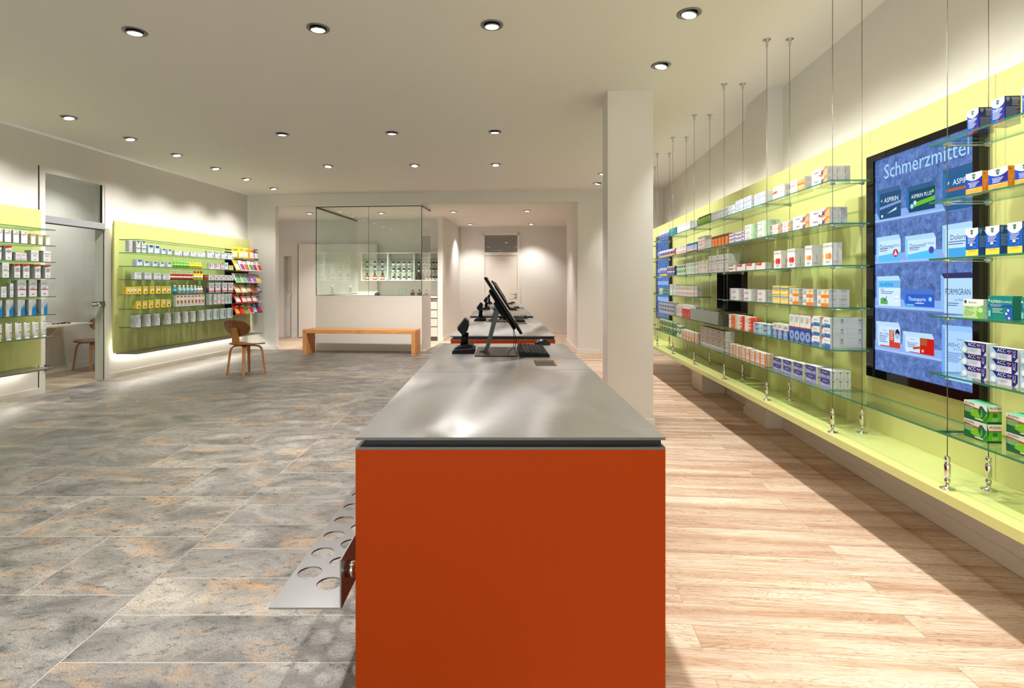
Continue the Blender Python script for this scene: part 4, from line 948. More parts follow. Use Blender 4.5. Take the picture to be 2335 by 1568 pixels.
# glass shelves, one pane per bay
gx0, gx1 = up(1.700), up(1.917)
for i in range(-1, 8):
    qa = PQ[i] if i >= 0 else -0.9; qb = PQ[i+1] if i >= 0 else PQ[0]
    for k, z in enumerate(SZ):
        if i == 1 and k != 5: continue         # gap in front of the large display
        if i == 4 and k == 3: continue         # gap at the hatch
        if i == 7 and k not in (): continue
        if i == -1: continue
        e0 = qa+0.004; e1 = qb-0.004
        if (i == 2 and k != 5) or (i == 5 and k == 3): e0 = qa-0.055
        if (i == 0 and k != 5) or (i == 3 and k == 3) or i == 6: e1 = qb+0.045
        m = MB(); m.box(gx0, gx1, e0, e1, z-0.008, z, GEDGE, mats=[GLASS, GLASS, GEDGE, GEDGE, GEDGE, GEDGE])
        single('glass_shelf', m, 'glass shelf pane of the lime wall, %s from top, bay %s the viewer' % (ORD[k], 'nearest' if i == 0 else ORD[i]+' from'), 'shelf', UN, ((gx0+gx1)/2, (e0+e1)/2, z-0.008), 'glass shelf panes on the lime wall')
# last bay beyond the distant display
for k, z in enumerate(SZ):
    m = MB(); e0, e1 = PQ[8]-0.04, q_end-0.03
    m.box(gx0, gx1, e0, e1, z-0.008, z, GEDGE, mats=[GLASS, GLASS, GEDGE, GEDGE, GEDGE, GEDGE])
    single('glass_shelf', m, 'glass shelf pane at the far end of the lime wall, %s from top' % ORD[k], 'shelf', UN, ((gx0+gx1)/2, (e0+e1)/2, z-0.008), 'glass shelf panes on the lime wall')

# ------------------------------------------------------------------ lime panels on the long left wall
LP = -6.00; LZS = [1.950, 1.765, 1.577, 1.390, 1.182, 0.977, 0.719]
def lime_panel(seams, label, glass_q, ledge_q, wires):
    T = Thing('lime_wall_panel', label, 'wall panelling', RM, (LP-.05, (seams[0]+seams[-1])/2, 0.36), 'lime panels on the long wall')
    for a, b in zip(seams, seams[1:]): T.part('panel', MB().rbox(LP-0.022, LP, a+.0012, b-.0012, 0.362, 2.20, LIME, 0.001))
    T.part('backing', MB().box(LP-0.055, LP-0.0225, seams[0]-.0+0.03, seams[-1]-0.03, 0.39, 2.165, LIME))
    T.part('ledge', MB().box(LP-.02, -5.70, ledge_q[0], ledge_q[1], 0.348, 0.3615, STEEL), 'thin steel bottom ledge')
    led(T, 'light_strip', LP-0.085, LP-0.075, seams[0]+.12, seams[-1]-.12, 2.06, 2.07); led(T, 'light_strip', LP-0.105, LP-0.07, seams[0]+.12, seams[-1]-.12, 0.378, 0.388, STRIP2)
lime_panel([3.42, 4.24, 5.06, 5.87], 'lime green wall panel before the glass door, cut off by the frame', None, (3.42, 5.76), None)
lime_panel([6.95, 7.84, 8.67, 9.49, 10.36], 'wide lime green wall panel between the glass door and the rear corner', None, (7.0, 10.28), None)
for pn, (qa, qb), lab in ((1, (4.62, 5.76), 'of the lime panel before the glass door'), (2, (7.03, 9.42), 'of the wide lime panel past the glass door')):
    for k, z in enumerate(LZS):
        m = MB(); m.box(LP+.001, -5.70, qa, qb, z-0.008, z, GEDGE, mats=[GLASS, GLASS, GEDGE, GEDGE, GEDGE, GEDGE])
        single('glass_shelf', m, 'glass shelf %s, %s from top' % (lab, ORD[k]), 'shelf', RM, (LP+.15, (qa+qb)/2, z-0.008), 'glass shelves on the long wall')
RIGHT=[
(1,3.327,3.503,0.109,1,2,3,0.045,'gelswirl','white orange gel carton'),
(1,3.592,3.788,0.101,1,2,1,0.055,'whiteorange','white carton, orange end'),
(1,3.870,4.048,0.105,1,2,1,0.055,'redswoosh','white carton, red swoosh'),
(1,4.184,4.378,0.108,1,3,1,0.080,'bluelines','blue-lined white carton'),
(1,4.436,4.590,0.118,1,3,1,0.060,'bluelines','blue-lined upright carton'),
(1,4.601,4.772,0.117,1,3,1,0.050,'bluelines','pale blue-lined carton'),
(1,4.781,4.942,0.098,1,2,1,0.050,'bluelines','low blue-lined carton'),
(1,4.958,5.406,0.101,6,1,1,0.060,'greyslim','slim grey white carton'),
(1,5.422,5.819,0.103,5,1,1,0.060,'greenleaf','green plant carton'),
(1,5.855,6.060,0.090,1,1,1,0.060,'greyplain','plain pale grey carton'),
(1,6.090,6.644,0.105,7,1,1,0.050,'whiteslim','slim white carton'),
(1,6.674,7.001,0.101,1,2,1,0.050,'teal','teal painkiller carton'),
(1,7.014,7.523,0.102,6,1,1,0.040,'night','blue night-syrup carton'),
(2,3.296,3.530,0.106,1,2,2,0.050,'gelswirlbig','long orange gel carton'),
(2,3.540,3.748,0.098,1,2,1,0.050,'gelswirl','white orange gel carton'),
(2,3.785,3.905,0.083,1,2,1,0.050,'orangearc','small orange-arc carton'),
(2,3.938,4.067,0.080,1,2,1,0.050,'orangearc','small orange-arc carton'),
(2,4.156,4.319,0.134,1,3,1,0.100,'greenfade','white green-edged carton'),
(2,4.393,4.568,0.132,1,3,1,0.070,'greenfade','pale green-edged carton'),
(2,4.584,4.929,0.093,2,3,1,0.060,'violetband','violet-banded white carton'),
(2,4.942,5.391,0.109,5,1,1,0.060,'sunorange','orange brown sun carton'),
(2,5.406,5.589,0.094,1,2,1,0.060,'greyplain','pale grey carton'),
(2,5.605,5.828,0.146,1,2,1,0.070,'pinkline','tall grey pink-lined carton'),
(2,5.864,6.235,0.102,5,1,1,0.050,'bluered','blue carton, red stripe'),
(2,6.260,6.691,0.102,3,1,1,0.050,'pinkline','white pink-lined carton'),
(2,6.763,7.561,0.095,6,1,1,0.040,'day','blue orange cold carton'),
(3,3.270,3.372,0.135,1,1,1,0.055,'twoorange','white carton, orange circles'),
(3,3.502,3.589,0.135,1,1,1,0.060,'twoorange','white carton, orange circles'),
(3,3.721,3.828,0.130,1,1,1,0.070,'twored','white carton, red circles'),
(3,3.922,4.037,0.129,1,1,1,0.070,'twored','white carton, red circles'),
(3,4.186,4.341,0.056,1,1,1,0.050,'redcorner','low red-cornered carton'),
(3,4.366,4.536,0.058,1,1,1,0.050,'redcorner','low red-cornered carton'),
(3,4.563,4.743,0.059,1,1,1,0.050,'redcorner','low red-cornered carton'),
(3,4.778,4.929,0.058,1,2,1,0.050,'redcorner','small red-cornered carton'),
(3,4.945,5.476,0.166,3,2,2,0.050,'greyseal','tall grey herbal carton'),
(3,5.508,5.810,0.134,2,2,1,0.060,'yellowdot','white yellow-dotted carton'),
(3,5.837,6.265,0.129,3,2,1,0.060,'greendot','white green-marked carton'),
(3,6.291,6.662,0.117,5,1,1,0.050,'greenslim','slim green white carton'),
(3,6.751,7.119,0.118,3,2,1,0.050,'night','blue syrup carton'),
(3,7.133,7.523,0.108,4,1,1,0.050,'cough','blue yellow syrup carton'),
(4,3.310,3.439,0.101,1,2,2,0.060,'orangeman','white carton, orange base'),
(4,3.488,3.617,0.102,1,2,1,0.050,'orangeman','white carton, orange base'),
(4,3.672,3.798,0.105,1,2,1,0.050,'orangeman','white carton, orange base'),
(4,3.818,3.928,0.121,1,2,1,0.060,'yellowblue','yellow blue-striped carton'),
(4,3.942,4.056,0.123,1,2,1,0.060,'yellowblue','yellow blue-striped carton'),
(4,4.184,4.341,0.090,1,2,1,0.060,'violetedge','white carton, violet edge'),
(4,4.441,4.617,0.093,1,2,1,0.055,'violetedge','white carton, violet edge'),
(4,4.699,4.910,0.098,1,2,1,0.055,'violetedge','white carton, violet edge'),
(4,5.855,6.691,0.109,14,1,1,0.050,'pinkline','slim pinkish carton'),
(4,6.703,7.001,0.133,2,1,1,0.050,'whiteslim','taller white carton'),
(4,7.020,7.341,0.090,3,1,1,0.040,'teal','small teal carton'),
(4,7.355,7.561,0.082,1,1,1,0.040,'herbgreen','small green white carton'),
(5,3.292,3.382,0.175,1,3,2,0.100,'magnes','white red-cornered carton'),
(5,3.410,3.507,0.176,1,3,1,0.060,'magnes','white red-cornered carton'),
(5,3.518,3.799,0.172,4,1,1,0.060,'rippletall','tall blue ripple carton'),
(5,3.814,4.056,0.095,3,1,1,0.050,'ripple','short blue ripple carton'),
(5,4.095,4.398,0.074,2,2,1,0.070,'paleblue','low light blue carton'),
(5,4.403,4.573,0.110,1,4,1,0.050,'redorange','red orange low carton'),
(5,4.587,4.743,0.112,1,4,1,0.050,'redorange','red orange low carton'),
(5,4.781,4.929,0.109,1,3,1,0.050,'orangewhite','orange white low carton'),
(5,5.901,6.425,0.144,5,1,1,0.060,'redwhite','red carton, white top'),
(5,6.446,6.662,0.128,1,3,1,0.060,'pinkline','pink-lined white carton'),
(5,6.763,7.561,0.150,6,3,1,0.050,'effer','blue white effervescent carton'),
(6,3.294,3.404,0.104,1,2,3,0.040,'lilac','dark blue lilac carton'),
(6,3.452,3.574,0.104,1,2,3,0.035,'lilac','dark blue lilac carton'),
(6,3.618,3.737,0.097,1,2,2,0.035,'lilac','dark blue lilac carton'),
(6,3.771,3.892,0.093,1,2,1,0.050,'lilac','dark blue lilac carton'),
(6,3.917,4.044,0.090,1,2,2,0.040,'lilac','dark blue lilac carton'),
(6,4.166,4.441,0.091,3,4,1,0.060,'tinyorange','small orange white carton'),
(6,4.464,4.627,0.094,2,4,1,0.060,'tinyorange','small orange white carton'),
(6,4.688,4.756,0.092,1,4,1,0.060,'tinyorange','small orange white carton'),
(6,4.827,4.899,0.091,1,4,1,0.060,'tinyorange','small orange white carton'),
(6,4.951,5.745,0.184,5,2,1,0.060,'greyseal','grey white herbal carton'),
(6,5.819,6.452,0.092,6,1,1,0.050,'whiteorange','white carton, orange end'),
(6,6.463,6.674,0.121,2,1,1,0.050,'greenslim','green white slim carton'),
(6,6.691,7.516,0.148,6,2,1,0.050,'ivy','green ivy-leaf carton'),
(1,2.234,2.291,0.100,1,1,1,0.060,'night','blue night-cold carton'),
(1,2.117,2.177,0.104,1,1,1,0.057,'night','blue night-cold carton'),
(1,1.991,2.046,0.105,1,1,1,0.055,'night','blue night-cold carton'),
(2,2.218,2.299,0.094,1,1,1,0.026,'day','blue orange day-cold carton'),
(2,2.103,2.190,0.088,1,1,1,0.028,'day','blue orange day-cold carton'),
(2,1.994,2.076,0.083,1,1,1,0.028,'day','blue orange day-cold carton'),
(3,2.237,2.299,0.114,1,1,1,0.035,'cough','blue yellow cough-syrup carton'),
(3,2.140,2.203,0.113,1,1,1,0.035,'cough','blue yellow cough-syrup carton'),
(3,2.045,2.106,0.116,1,1,1,0.035,'cough','blue yellow cough-syrup carton'),
(4,2.212,2.311,0.073,1,1,1,0.028,'herbgreen','green white herbal carton'),
(4,2.084,2.191,0.089,1,1,1,0.035,'teal','teal headache carton'),
(4,1.963,2.051,0.086,1,1,1,0.035,'teal','teal headache carton'),
(5,2.199,2.321,0.143,1,3,1,0.050,'effer','blue white effervescent carton'),
(5,2.063,2.184,0.136,1,3,1,0.050,'effer','blue white effervescent carton'),
(5,1.938,2.054,0.130,1,3,1,0.050,'effer','blue white effervescent carton'),
(6,2.195,2.307,0.147,1,2,1,0.054,'ivy','green ivy-leaf carton'),
(6,1.991,2.111,0.140,1,2,1,0.054,'ivy','green ivy-leaf carton'),
]
LEFT=[
(1,1,5.146,5.180,0.139,1,1,0.080,'whitegrey','tall white grey-sided carton'),
(1,1,5.201,5.269,0.137,1,1,0.070,'whitegrey','tall white grey-sided carton'),
(1,1,5.293,5.358,0.137,1,1,0.070,'whitegrey','tall white grey-sided carton'),
(1,1,5.380,5.453,0.137,1,1,0.070,'whitegrey','tall white grey-sided carton'),
(1,1,5.492,5.544,0.114,1,1,0.060,'whitetan','small white tan-sided carton'),
(1,1,5.581,5.632,0.115,1,1,0.060,'whitetan','small white tan-sided carton'),
(1,1,5.670,5.720,0.115,1,1,0.060,'whitetan','small white tan-sided carton'),
(1,2,5.121,5.168,0.149,1,1,0.080,'redflag','white carton, red flag'),
(1,2,5.210,5.278,0.155,1,1,0.080,'redflag','white carton, red flag'),
(1,2,5.316,5.443,0.090,2,2,0.080,'redbar','small white red-barred carton'),
(1,2,5.492,5.584,0.123,1,1,0.080,'facecream','squat white cream carton'),
(1,2,5.639,5.732,0.126,1,1,0.080,'facecream','squat white cream carton'),
(1,3,5.177,5.248,0.161,1,1,0.080,'facecream','white lotion carton'),
(1,3,5.305,5.370,0.152,1,1,0.080,'redflag','white red-topped lotion carton'),
(1,3,5.402,5.475,0.154,1,1,0.070,'redflag','white red-topped lotion carton'),
(1,3,5.538,5.606,0.155,1,1,0.080,'redflag','white red-topped lotion carton'),
(1,3,5.660,5.727,0.153,1,1,0.080,'redflag','white red-topped lotion carton'),
(1,4,5.164,5.219,0.114,1,1,0.060,'facecream','small white carton'),
(1,4,5.257,5.295,0.148,1,1,0.070,'facecream','slim white carton'),
(1,4,5.339,5.437,0.186,1,1,0.080,'greytop','large grey-topped carton'),
(1,4,5.469,5.562,0.186,1,1,0.080,'greytop','large grey-topped carton'),
(1,4,5.608,5.699,0.190,1,1,0.080,'greytop','large grey-topped carton'),
(1,5,5.121,5.175,0.175,1,1,0.070,'bluefade','silver carton, blue corner'),
(1,5,5.217,5.295,0.176,1,1,0.070,'bluefade','silver carton, blue corner'),
(1,5,5.342,5.424,0.176,1,1,0.070,'bluefade','silver carton, blue corner'),
(1,5,5.467,5.553,0.176,1,1,0.070,'bluefade','silver carton, blue corner'),
(1,5,5.611,5.688,0.176,1,1,0.080,'bluefade','silver carton, blue corner'),
(1,6,5.133,5.192,0.188,1,1,0.050,'TUBEred','white cream tube, red dot'),
(1,6,5.230,5.298,0.189,1,1,0.050,'TUBE','white cream tube'),
(1,6,5.333,5.405,0.186,1,1,0.050,'TUBE','white cream tube'),
(1,6,5.431,5.501,0.184,1,1,0.050,'TUBE','white cream tube'),
(1,6,5.528,5.601,0.183,1,1,0.050,'TUBE','white cream tube'),
(1,6,5.628,5.699,0.179,1,1,0.050,'TUBE','white cream tube'),
(2,1,6.899,6.957,0.159,1,1,0.060,'greyplain','grey white tall carton'),
(2,1,7.027,7.105,0.161,1,1,0.070,'bluetopgreen','tall white carton'),
(2,1,7.128,7.209,0.161,1,1,0.050,'bluetopgreen','tall white carton'),
(2,1,7.255,7.345,0.125,1,1,0.050,'bluecap','blue-topped white carton'),
(2,1,7.379,7.474,0.122,1,1,0.050,'bluecap','blue-topped white carton'),
(2,1,7.529,7.602,0.088,1,1,0.050,'bluecap','small blue-topped carton'),
(2,1,7.653,7.725,0.086,1,1,0.050,'bluecap','small blue-topped carton'),
(2,1,7.805,7.967,0.073,1,1,0.050,'bluering','low white blue-ringed carton'),
(2,1,8.000,8.135,0.072,1,1,0.050,'bluering','low white blue-ringed carton'),
(2,1,8.170,8.327,0.073,1,1,0.050,'bluering','low white blue-ringed carton'),
(2,1,8.345,8.542,0.078,1,1,0.050,'bluering','low white blue-ringed carton'),
(2,1,8.592,8.778,0.120,1,1,0.050,'bluering','white blue-ringed carton'),
(2,1,8.813,8.961,0.115,1,1,0.050,'bluering','white blue-ringed carton'),
(2,1,8.989,9.158,0.117,1,1,0.050,'bluering','white blue-ringed carton'),
(2,1,9.180,9.356,0.116,1,1,0.050,'bluering','white blue-ringed carton'),
(2,2,7.036,7.137,0.090,1,1,0.070,'bluecap','blue-topped low carton'),
(2,2,7.169,7.270,0.074,1,1,0.040,'bluecap','blue-topped low carton'),
(2,2,7.345,7.425,0.072,1,1,0.050,'bluecap','blue-topped low carton'),
(2,2,7.489,7.568,0.073,1,1,0.050,'bluecap','blue-topped low carton'),
(2,2,7.645,7.721,0.072,1,1,0.050,'bluecap','blue-topped low carton'),
(2,2,7.794,8.153,0.143,5,1,0.035,'PUMPgreen','green spray bottle'),
(2,2,8.158,8.480,0.140,5,1,0.035,'PUMPyellow','yellow spray bottle'),
(2,2,8.643,8.786,0.100,1,1,0.050,'violetring','white lilac-marked carton'),
(2,2,8.800,8.948,0.101,1,1,0.050,'violetring','white lilac-marked carton'),
(2,2,8.967,9.067,0.100,1,1,0.050,'pinkline','white pink-lined carton'),
(2,2,9.081,9.186,0.131,1,1,0.050,'bluelines','taller white blue carton'),
(2,2,9.215,9.344,0.085,1,1,0.050,'yellowblue','white yellow-based carton'),
(2,3,6.993,7.119,0.095,1,2,0.050,'indigo','white indigo-lettered carton'),
(2,3,7.182,7.317,0.095,1,2,0.050,'indigo','white indigo-lettered carton'),
(2,3,7.364,7.509,0.094,1,2,0.050,'indigo','white indigo-lettered carton'),
(2,3,7.548,7.705,0.088,1,1,0.050,'indigo','white indigo-lettered carton'),
(2,3,7.721,8.251,0.137,9,1,0.035,'PUMPred','red spray bottle'),
(2,3,8.265,8.512,0.151,3,1,0.035,'CAPyellow','red-capped yellow bottle'),
(2,3,8.522,8.618,0.087,3,1,0.050,'thinred','slim dark red carton'),
(2,3,8.630,8.773,0.093,1,1,0.050,'bluemark','white carton, navy emblem'),
(2,3,8.794,8.929,0.095,1,1,0.050,'bluemark','white carton, navy emblem'),
(2,3,8.940,9.072,0.096,1,1,0.050,'bluemark','white carton, navy emblem'),
(2,3,9.087,9.215,0.094,1,1,0.050,'bluemark','white carton, navy emblem'),
(2,3,9.227,9.356,0.096,1,1,0.050,'bluemark','white carton, navy emblem'),
(2,4,6.846,7.036,0.103,3,1,0.060,'yellow','yellow tea carton'),
(2,4,7.041,7.119,0.109,1,1,0.050,'yellow','yellow tea carton'),
(2,4,7.157,7.239,0.110,1,1,0.050,'yellow','yellow tea carton'),
(2,4,7.289,7.371,0.112,1,1,0.050,'yellow','yellow tea carton'),
(2,4,7.408,7.499,0.111,1,1,0.050,'yellow','yellow tea carton'),
(2,4,7.529,7.619,0.110,1,1,0.050,'yellow','yellow tea carton'),
(2,4,7.631,7.717,0.109,1,1,0.040,'yellow','yellow tea carton'),
(2,4,7.794,7.869,0.124,1,1,0.035,'BOTblue','blue lotion bottle'),
(2,4,7.897,8.360,0.121,5,1,0.035,'BOTpale','pale blue lotion bottle'),
(2,4,8.365,8.499,0.109,2,1,0.030,'BOTwhite','small white dropper bottle'),
(2,4,8.638,8.778,0.167,1,1,0.060,'bluegreyred','white blue-red carton'),
(2,4,8.813,8.961,0.170,1,1,0.050,'bluegreyred','white blue-red carton'),
(2,4,9.006,9.158,0.170,1,1,0.050,'bluegreyred','white blue-red carton'),
(2,4,9.189,9.341,0.170,1,1,0.050,'bluegreyred','white blue-red carton'),
(2,5,7.027,7.112,0.106,1,1,0.060,'yellow','yellow berry-tea carton'),
(2,5,7.148,7.229,0.108,1,1,0.050,'yellow','yellow berry-tea carton'),
(2,5,7.266,7.354,0.112,1,1,0.050,'yellow','yellow berry-tea carton'),
(2,5,7.394,7.483,0.122,1,1,0.050,'yellow','yellow berry-tea carton'),
(2,5,7.515,7.602,0.118,1,1,0.050,'yellow','yellow berry-tea carton'),
(2,5,7.625,7.719,0.114,1,1,0.050,'yellow','yellow berry-tea carton'),
(2,5,7.826,8.522,0.173,8,1,0.040,'amberstrip','slim white amber-marked carton'),
(2,5,8.648,8.721,0.180,1,1,0.060,'tealstrip','tall teal-marked carton'),
(2,5,8.773,8.848,0.176,1,1,0.040,'pinkline','tall pink-marked carton'),
(2,5,8.874,8.961,0.178,1,1,0.040,'bluelines','tall blue-marked carton'),
(2,5,8.989,9.072,0.177,1,1,0.040,'pinkline','tall pink-marked carton'),
(2,5,9.095,9.303,0.175,2,1,0.040,'tealstrip','tall teal-marked carton'),
(2,6,7.019,7.107,0.169,1,1,0.080,'thermom','large silver carton'),
(2,6,7.211,7.300,0.168,1,1,0.080,'thermom','large silver carton'),
(2,6,7.390,7.483,0.166,1,1,0.070,'thermom','large silver carton'),
(2,6,7.619,7.717,0.168,1,1,0.070,'thermom','large silver carton'),
(2,6,7.826,7.930,0.168,1,1,0.070,'thermom','large silver carton'),
(2,6,8.011,8.112,0.168,1,1,0.060,'thermom','large silver carton'),
(2,6,8.186,8.291,0.168,1,1,0.060,'thermom','large silver carton'),
(2,6,8.394,8.517,0.172,1,1,0.050,'thermom','large silver carton'),
(2,6,8.592,8.715,0.176,1,1,0.050,'tealstrip','silver teal-edged carton'),
(2,6,8.768,8.901,0.176,1,1,0.050,'tealstrip','silver teal-edged carton'),
(2,6,8.967,9.115,0.176,1,1,0.050,'tealstrip','silver teal-edged carton'),
(2,6,9.166,9.320,0.177,1,1,0.050,'tealstrip','silver teal-edged carton'),
]
# ------------------------------------------------------------------ packaging designs
W_ = (240, 240, 238); G1 = (196, 198, 198); G2 = (150, 152, 156); DKT = (60, 62, 70); NAVY = (26, 34, 110); RED = (205, 42, 40)
def shield(cx, cy, s, wr):  # green shield with lettering; wr = width/height ratio fix
    return [('p', [(cx-s*.5*wr, cy+s*.42), (cx, cy+s*.55), (cx+s*.5*wr, cy+s*.42), (cx+s*.42*wr, cy-.1*s), (cx, cy-s*.6), (cx-s*.42*wr, cy-.1*s)], (222, 226, 214)), ('p', [(cx-s*.42*wr, cy+s*.36), (cx, cy+s*.46), (cx+s*.42*wr, cy+s*.36), (cx+s*.34*wr, cy-.1*s), (cx, cy-s*.5), (cx-s*.34*wr, cy-.1*s)], (20, 104, 78)), ('t', 'WICK', cx, cy+s*.08, s*.26, (235, 240, 230), s*.7*wr)]
def arcwhite(): return [('p', [(0, 1), (0, .80), (.15, .72), (.35, .665), (.5, .655), (.65, .665), (.85, .72), (1, .80), (1, 1)], W_)]
D = {}
D['night'] = dict(base=(20, 84, 190), side=(30, 34, 96), top=(34, 36, 84), f=[('p', [(.55, .1), (1, .3), (1, .8), (.55, .6)], (34, 44, 150))]+arcwhite()+shield(.5, .86, .2, 1.5)+[('t', 'MediNait', .5, .60, .085, W_, .85), ('l', .14, .53, .7, 6, .05, (200, 215, 240)), ('r', 0, 0, 1, .16, (150, 20, 70)), ('p', [(0, .16), (1, .24), (1, .16)], (150, 20, 70)), ('l', .2, .12, .5, 2, .05, (230, 160, 190)), ('r', .40, .2, .55, .27, (60, 120, 210))],
    s=[('r', .45, .55, 1, 1, (52, 54, 70)), ('r', 0, 0, 1, .1, (24, 40, 130)), ('t', 'MediNait', .68, .92, .07, (210, 212, 220), .5)]+shield(.2, .88, .14, 1.4)+[('l', .45, .84, .48, 4, .055, (150, 152, 170)), ('l', .05, .58, .9, 10, .048, (130, 134, 160))])
D['day'] = dict(base=(26, 70, 190), side=(206, 128, 34), top=(200, 126, 44), f=[('p', [(.5, .42), (1, .42), (1, .85)], (40, 30, 130)), ('r', 0, 0, 1, .34, (250, 172, 64))]+arcwhite()+shield(.5, .82, .27, .95)+[('t', 'DayMed Kombi', .5, .56, .09, W_, .82), ('l', .24, .49, .5, 3, .055, (215, 225, 245)), ('l', .2, .28, .5, 4, .06, (255, 214, 150))],
    s=[('r', 0, .0, 1, .02, (150, 90, 20)), ('c', .3, .88, .14, (20, 90, 80), .8), ('r', .3, .1, .7, .62, (222, 150, 60)), ('p', [(.35, .15), (.6, .6), (.65, .2)], (196, 110, 30))])
D['cough'] = dict(base=(20, 92, 200), side=(14, 74, 140), top=(30, 60, 120), f=[('r', 0, 0, 1, .245, (250, 222, 84))]+arcwhite()+shield(.5, .85, .19, 1.4)+[('t', 'Husten Sirup', .5, .66, .065, W_, .84), ('l', .2, .60, .6, 4, .045, (205, 220, 245)), ('r', .38, .37, .58, .45, (250, 236, 190)), ('p', [(.55, .26), (.68, .32), (.55, .38), (.62, .32)], (60, 140, 230)), ('p', [(.70, .26), (.86, .32), (.70, .39), (.78, .32)], (60, 140, 230)), ('l', .2, .225, .6, 1, .04, (190, 160, 60))],
    s=[('r', .3, .1, 1, .9, (10, 62, 122))]+shield(.25, .86, .17, 1.6)+[('l', .1, .68, .85, 8, .05, (120, 160, 205)), ('t', 'Med', .8, .88, .06, W_, .35)])
D['herbgreen'] = dict(base=(232, 238, 220), side=(170, 205, 186), top=(236, 240, 236), f=[('r', 0, 0, 1, .62, (190, 226, 150)), ('r', 0, .62, 1, 1, (240, 242, 238)), ('p', [(.66, .1), (.72, .55), (1, .72), (1, 0), (.8, 0)], (118, 196, 84)), ('c', .86, .42, .17, (206, 232, 160), .8), ('c', .12, .86, .09, (24, 88, 96)), ('t', 'Bionorica', .48, .84, .10, (90, 100, 100), .5), ('t', 'Sinupret N', .32, .54, .12, (50, 110, 60), .5), ('t', 'Dragees', .22, .40, .085, (70, 120, 70), .4), ('l', .06, .3, .5, 3, .07, (150, 190, 130))], s=[('l', .2, .8, .6, 6, .09, (200, 225, 212))])
D['teal'] = dict(base=(0, 138, 128), side=(0, 104, 92), top=(30, 160, 148), f=[('r', 0, .52, .98, .62, (24, 78, 176)), ('t', 'ASPIRIN', .34, .755, .13, W_, .46), ('t', 'COMPLEX', .78, .745, .085, W_, .36), ('c', .06, .80, .05, (180, 220, 215)), ('l', .1, .60, .5, 2, .05, (190, 210, 240)), ('l', .2, .44, .42, 4, .055, (190, 225, 220)), ('r', .03, .1, .13, .36, (130, 205, 205)), ('p', [(.72, .1), (.74, .4), (.84, .5), (1, .48), (1, 0), (.8, 0)], (40, 92, 190)), ('c', .84, .40, .05, W_), ('c', .77, .26, .05, W_), ('c', .88, .08, .05, W_)], s=[('l', .1, .9, .8, 14, .06, (20, 130, 116))])
D['effer'] = dict(base=(222, 228, 238), side=(214, 212, 204), top=(224, 224, 220), f=[('p', [(0, 0), (.3, 0), (.3, 1), (0, 1)], (168, 208, 238)), ('p', [(.10, 1), (.26, .55), (.80, .55), (.80, 1)], (28, 34, 128)), ('p', [(.80, 1), (1, 1), (1, .35), (.88, .0), (.80, .02)], (28, 34, 128)), ('t', 'ACC', .44, .80, .30, W_, .36), ('t', 'akut', .72, .84, .17, W_, .2), ('t', '600', .72, .66, .12, (240, 120, 80), .16), ('c', .15, .30, .28, (222, 234, 246)), ('c', .15, .30, .2, (240, 246, 252)), ('l', .34, .44, .36, 3, .10, (170, 176, 200)), ('t', 'ACC', .90, .62, .10, W_, .6, 1)], s=[('c', .5, .5, .2, (200, 198, 192))])
D['ivy'] = dict(base=(44, 138, 44), side=(60, 150, 50), top=(90, 190, 150), f=[('p', [(0, 0), (.7, 0), (.3, .25), (0, .45)], (12, 92, 50)), ('p', [(.3, .25), (.8, .1), (1, .45), (1, .62), (.35, .62)], (120, 190, 40)), ('p', [(0, 1), (0, .80), (1, .64), (1, 1)], (232, 230, 224)), ('p', [(0, .78), (0, .73), (.7, .6), (.7, .65)], (215, 50, 40)), ('t', 'PROSPAN', .25, .88, .12, (24, 60, 44), .42), ('p', [(.62, .55), (.70, .85), (.80, .88), (.98, .60), (.92, .42), (.80, .15), (.72, .3)], (10, 100, 60)), ('p', [(.72, .3), (.80, .78), (.82, .3)], (90, 170, 100)), ('l', .05, .66, .4, 5, .06, (180, 220, 170)), ('r', .5, .1, .85, .17, (216, 220, 214))],
    s=[('r', 0, 0, 1, .12, (20, 70, 36)), ('r', 0, .12, 1, .6, (88, 176, 44)), ('r', 0, .66, 1, 1, (232, 230, 224)), ('r', 0, .61, 1, .67, (215, 60, 40)), ('t', 'PROSPAN', .55, .83, .13, (24, 60, 44), .8), ('r', .38, .38, .68, .56, (26, 120, 40)), ('l', .3, .28, .5, 3, .06, (190, 225, 160)), ('p', [(0, .2), (0, .95), (.12, .55)], (10, 100, 60))])
volt = [('p', [(.60, 0), (.70, .55), (.86, 1), (1, 1), (1, 0)], (238, 124, 56)), ('p', [(.70, 0), (.80, .5), (.95, .9), (1, .6), (1, 0)], (246, 178, 128)), ('p', [(.45, .2), (.60, .1), (.66, .25), (.50, .3)], (236, 110, 60)), ('t', 'Voltaren', .32, .66, .24, (70, 48, 50), .5), ('t', 'Schmerzgel', .24, .40, .08, (200, 90, 50), .3), ('p', [(.62, .25), (.66, .6), (.62, .9), (.72, .62), (.78, .9), (.74, .45), (.78, .2), (.70, .35)], (50, 110, 130)), ('p', [(.66, .3), (.70, .55), (.74, .3)], (90, 60, 120)), ('c', .69, .88, .05, (220, 90, 50))]
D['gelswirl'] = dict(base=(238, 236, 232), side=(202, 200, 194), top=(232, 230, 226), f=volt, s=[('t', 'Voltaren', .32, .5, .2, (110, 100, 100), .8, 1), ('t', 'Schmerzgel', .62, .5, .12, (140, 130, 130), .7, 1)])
D['gelswirlbig'] = dict(base=(238, 236, 232), side=(196, 198, 194), top=(232, 230, 226), f=[('p', [(.52, 0), (.66, .5), (.84, 1), (1, 1), (1, 0)], (236, 128, 62))]+volt[1:]+[('r', .48, .2, .54, .38, (60, 50, 110))], s=[('r', .3, .7, .4, .8, (120, 124, 126)), ('r', .6, .7, .7, .8, (120, 124, 126)), ('r', .3, .2, .4, .3, (120, 124, 126))])
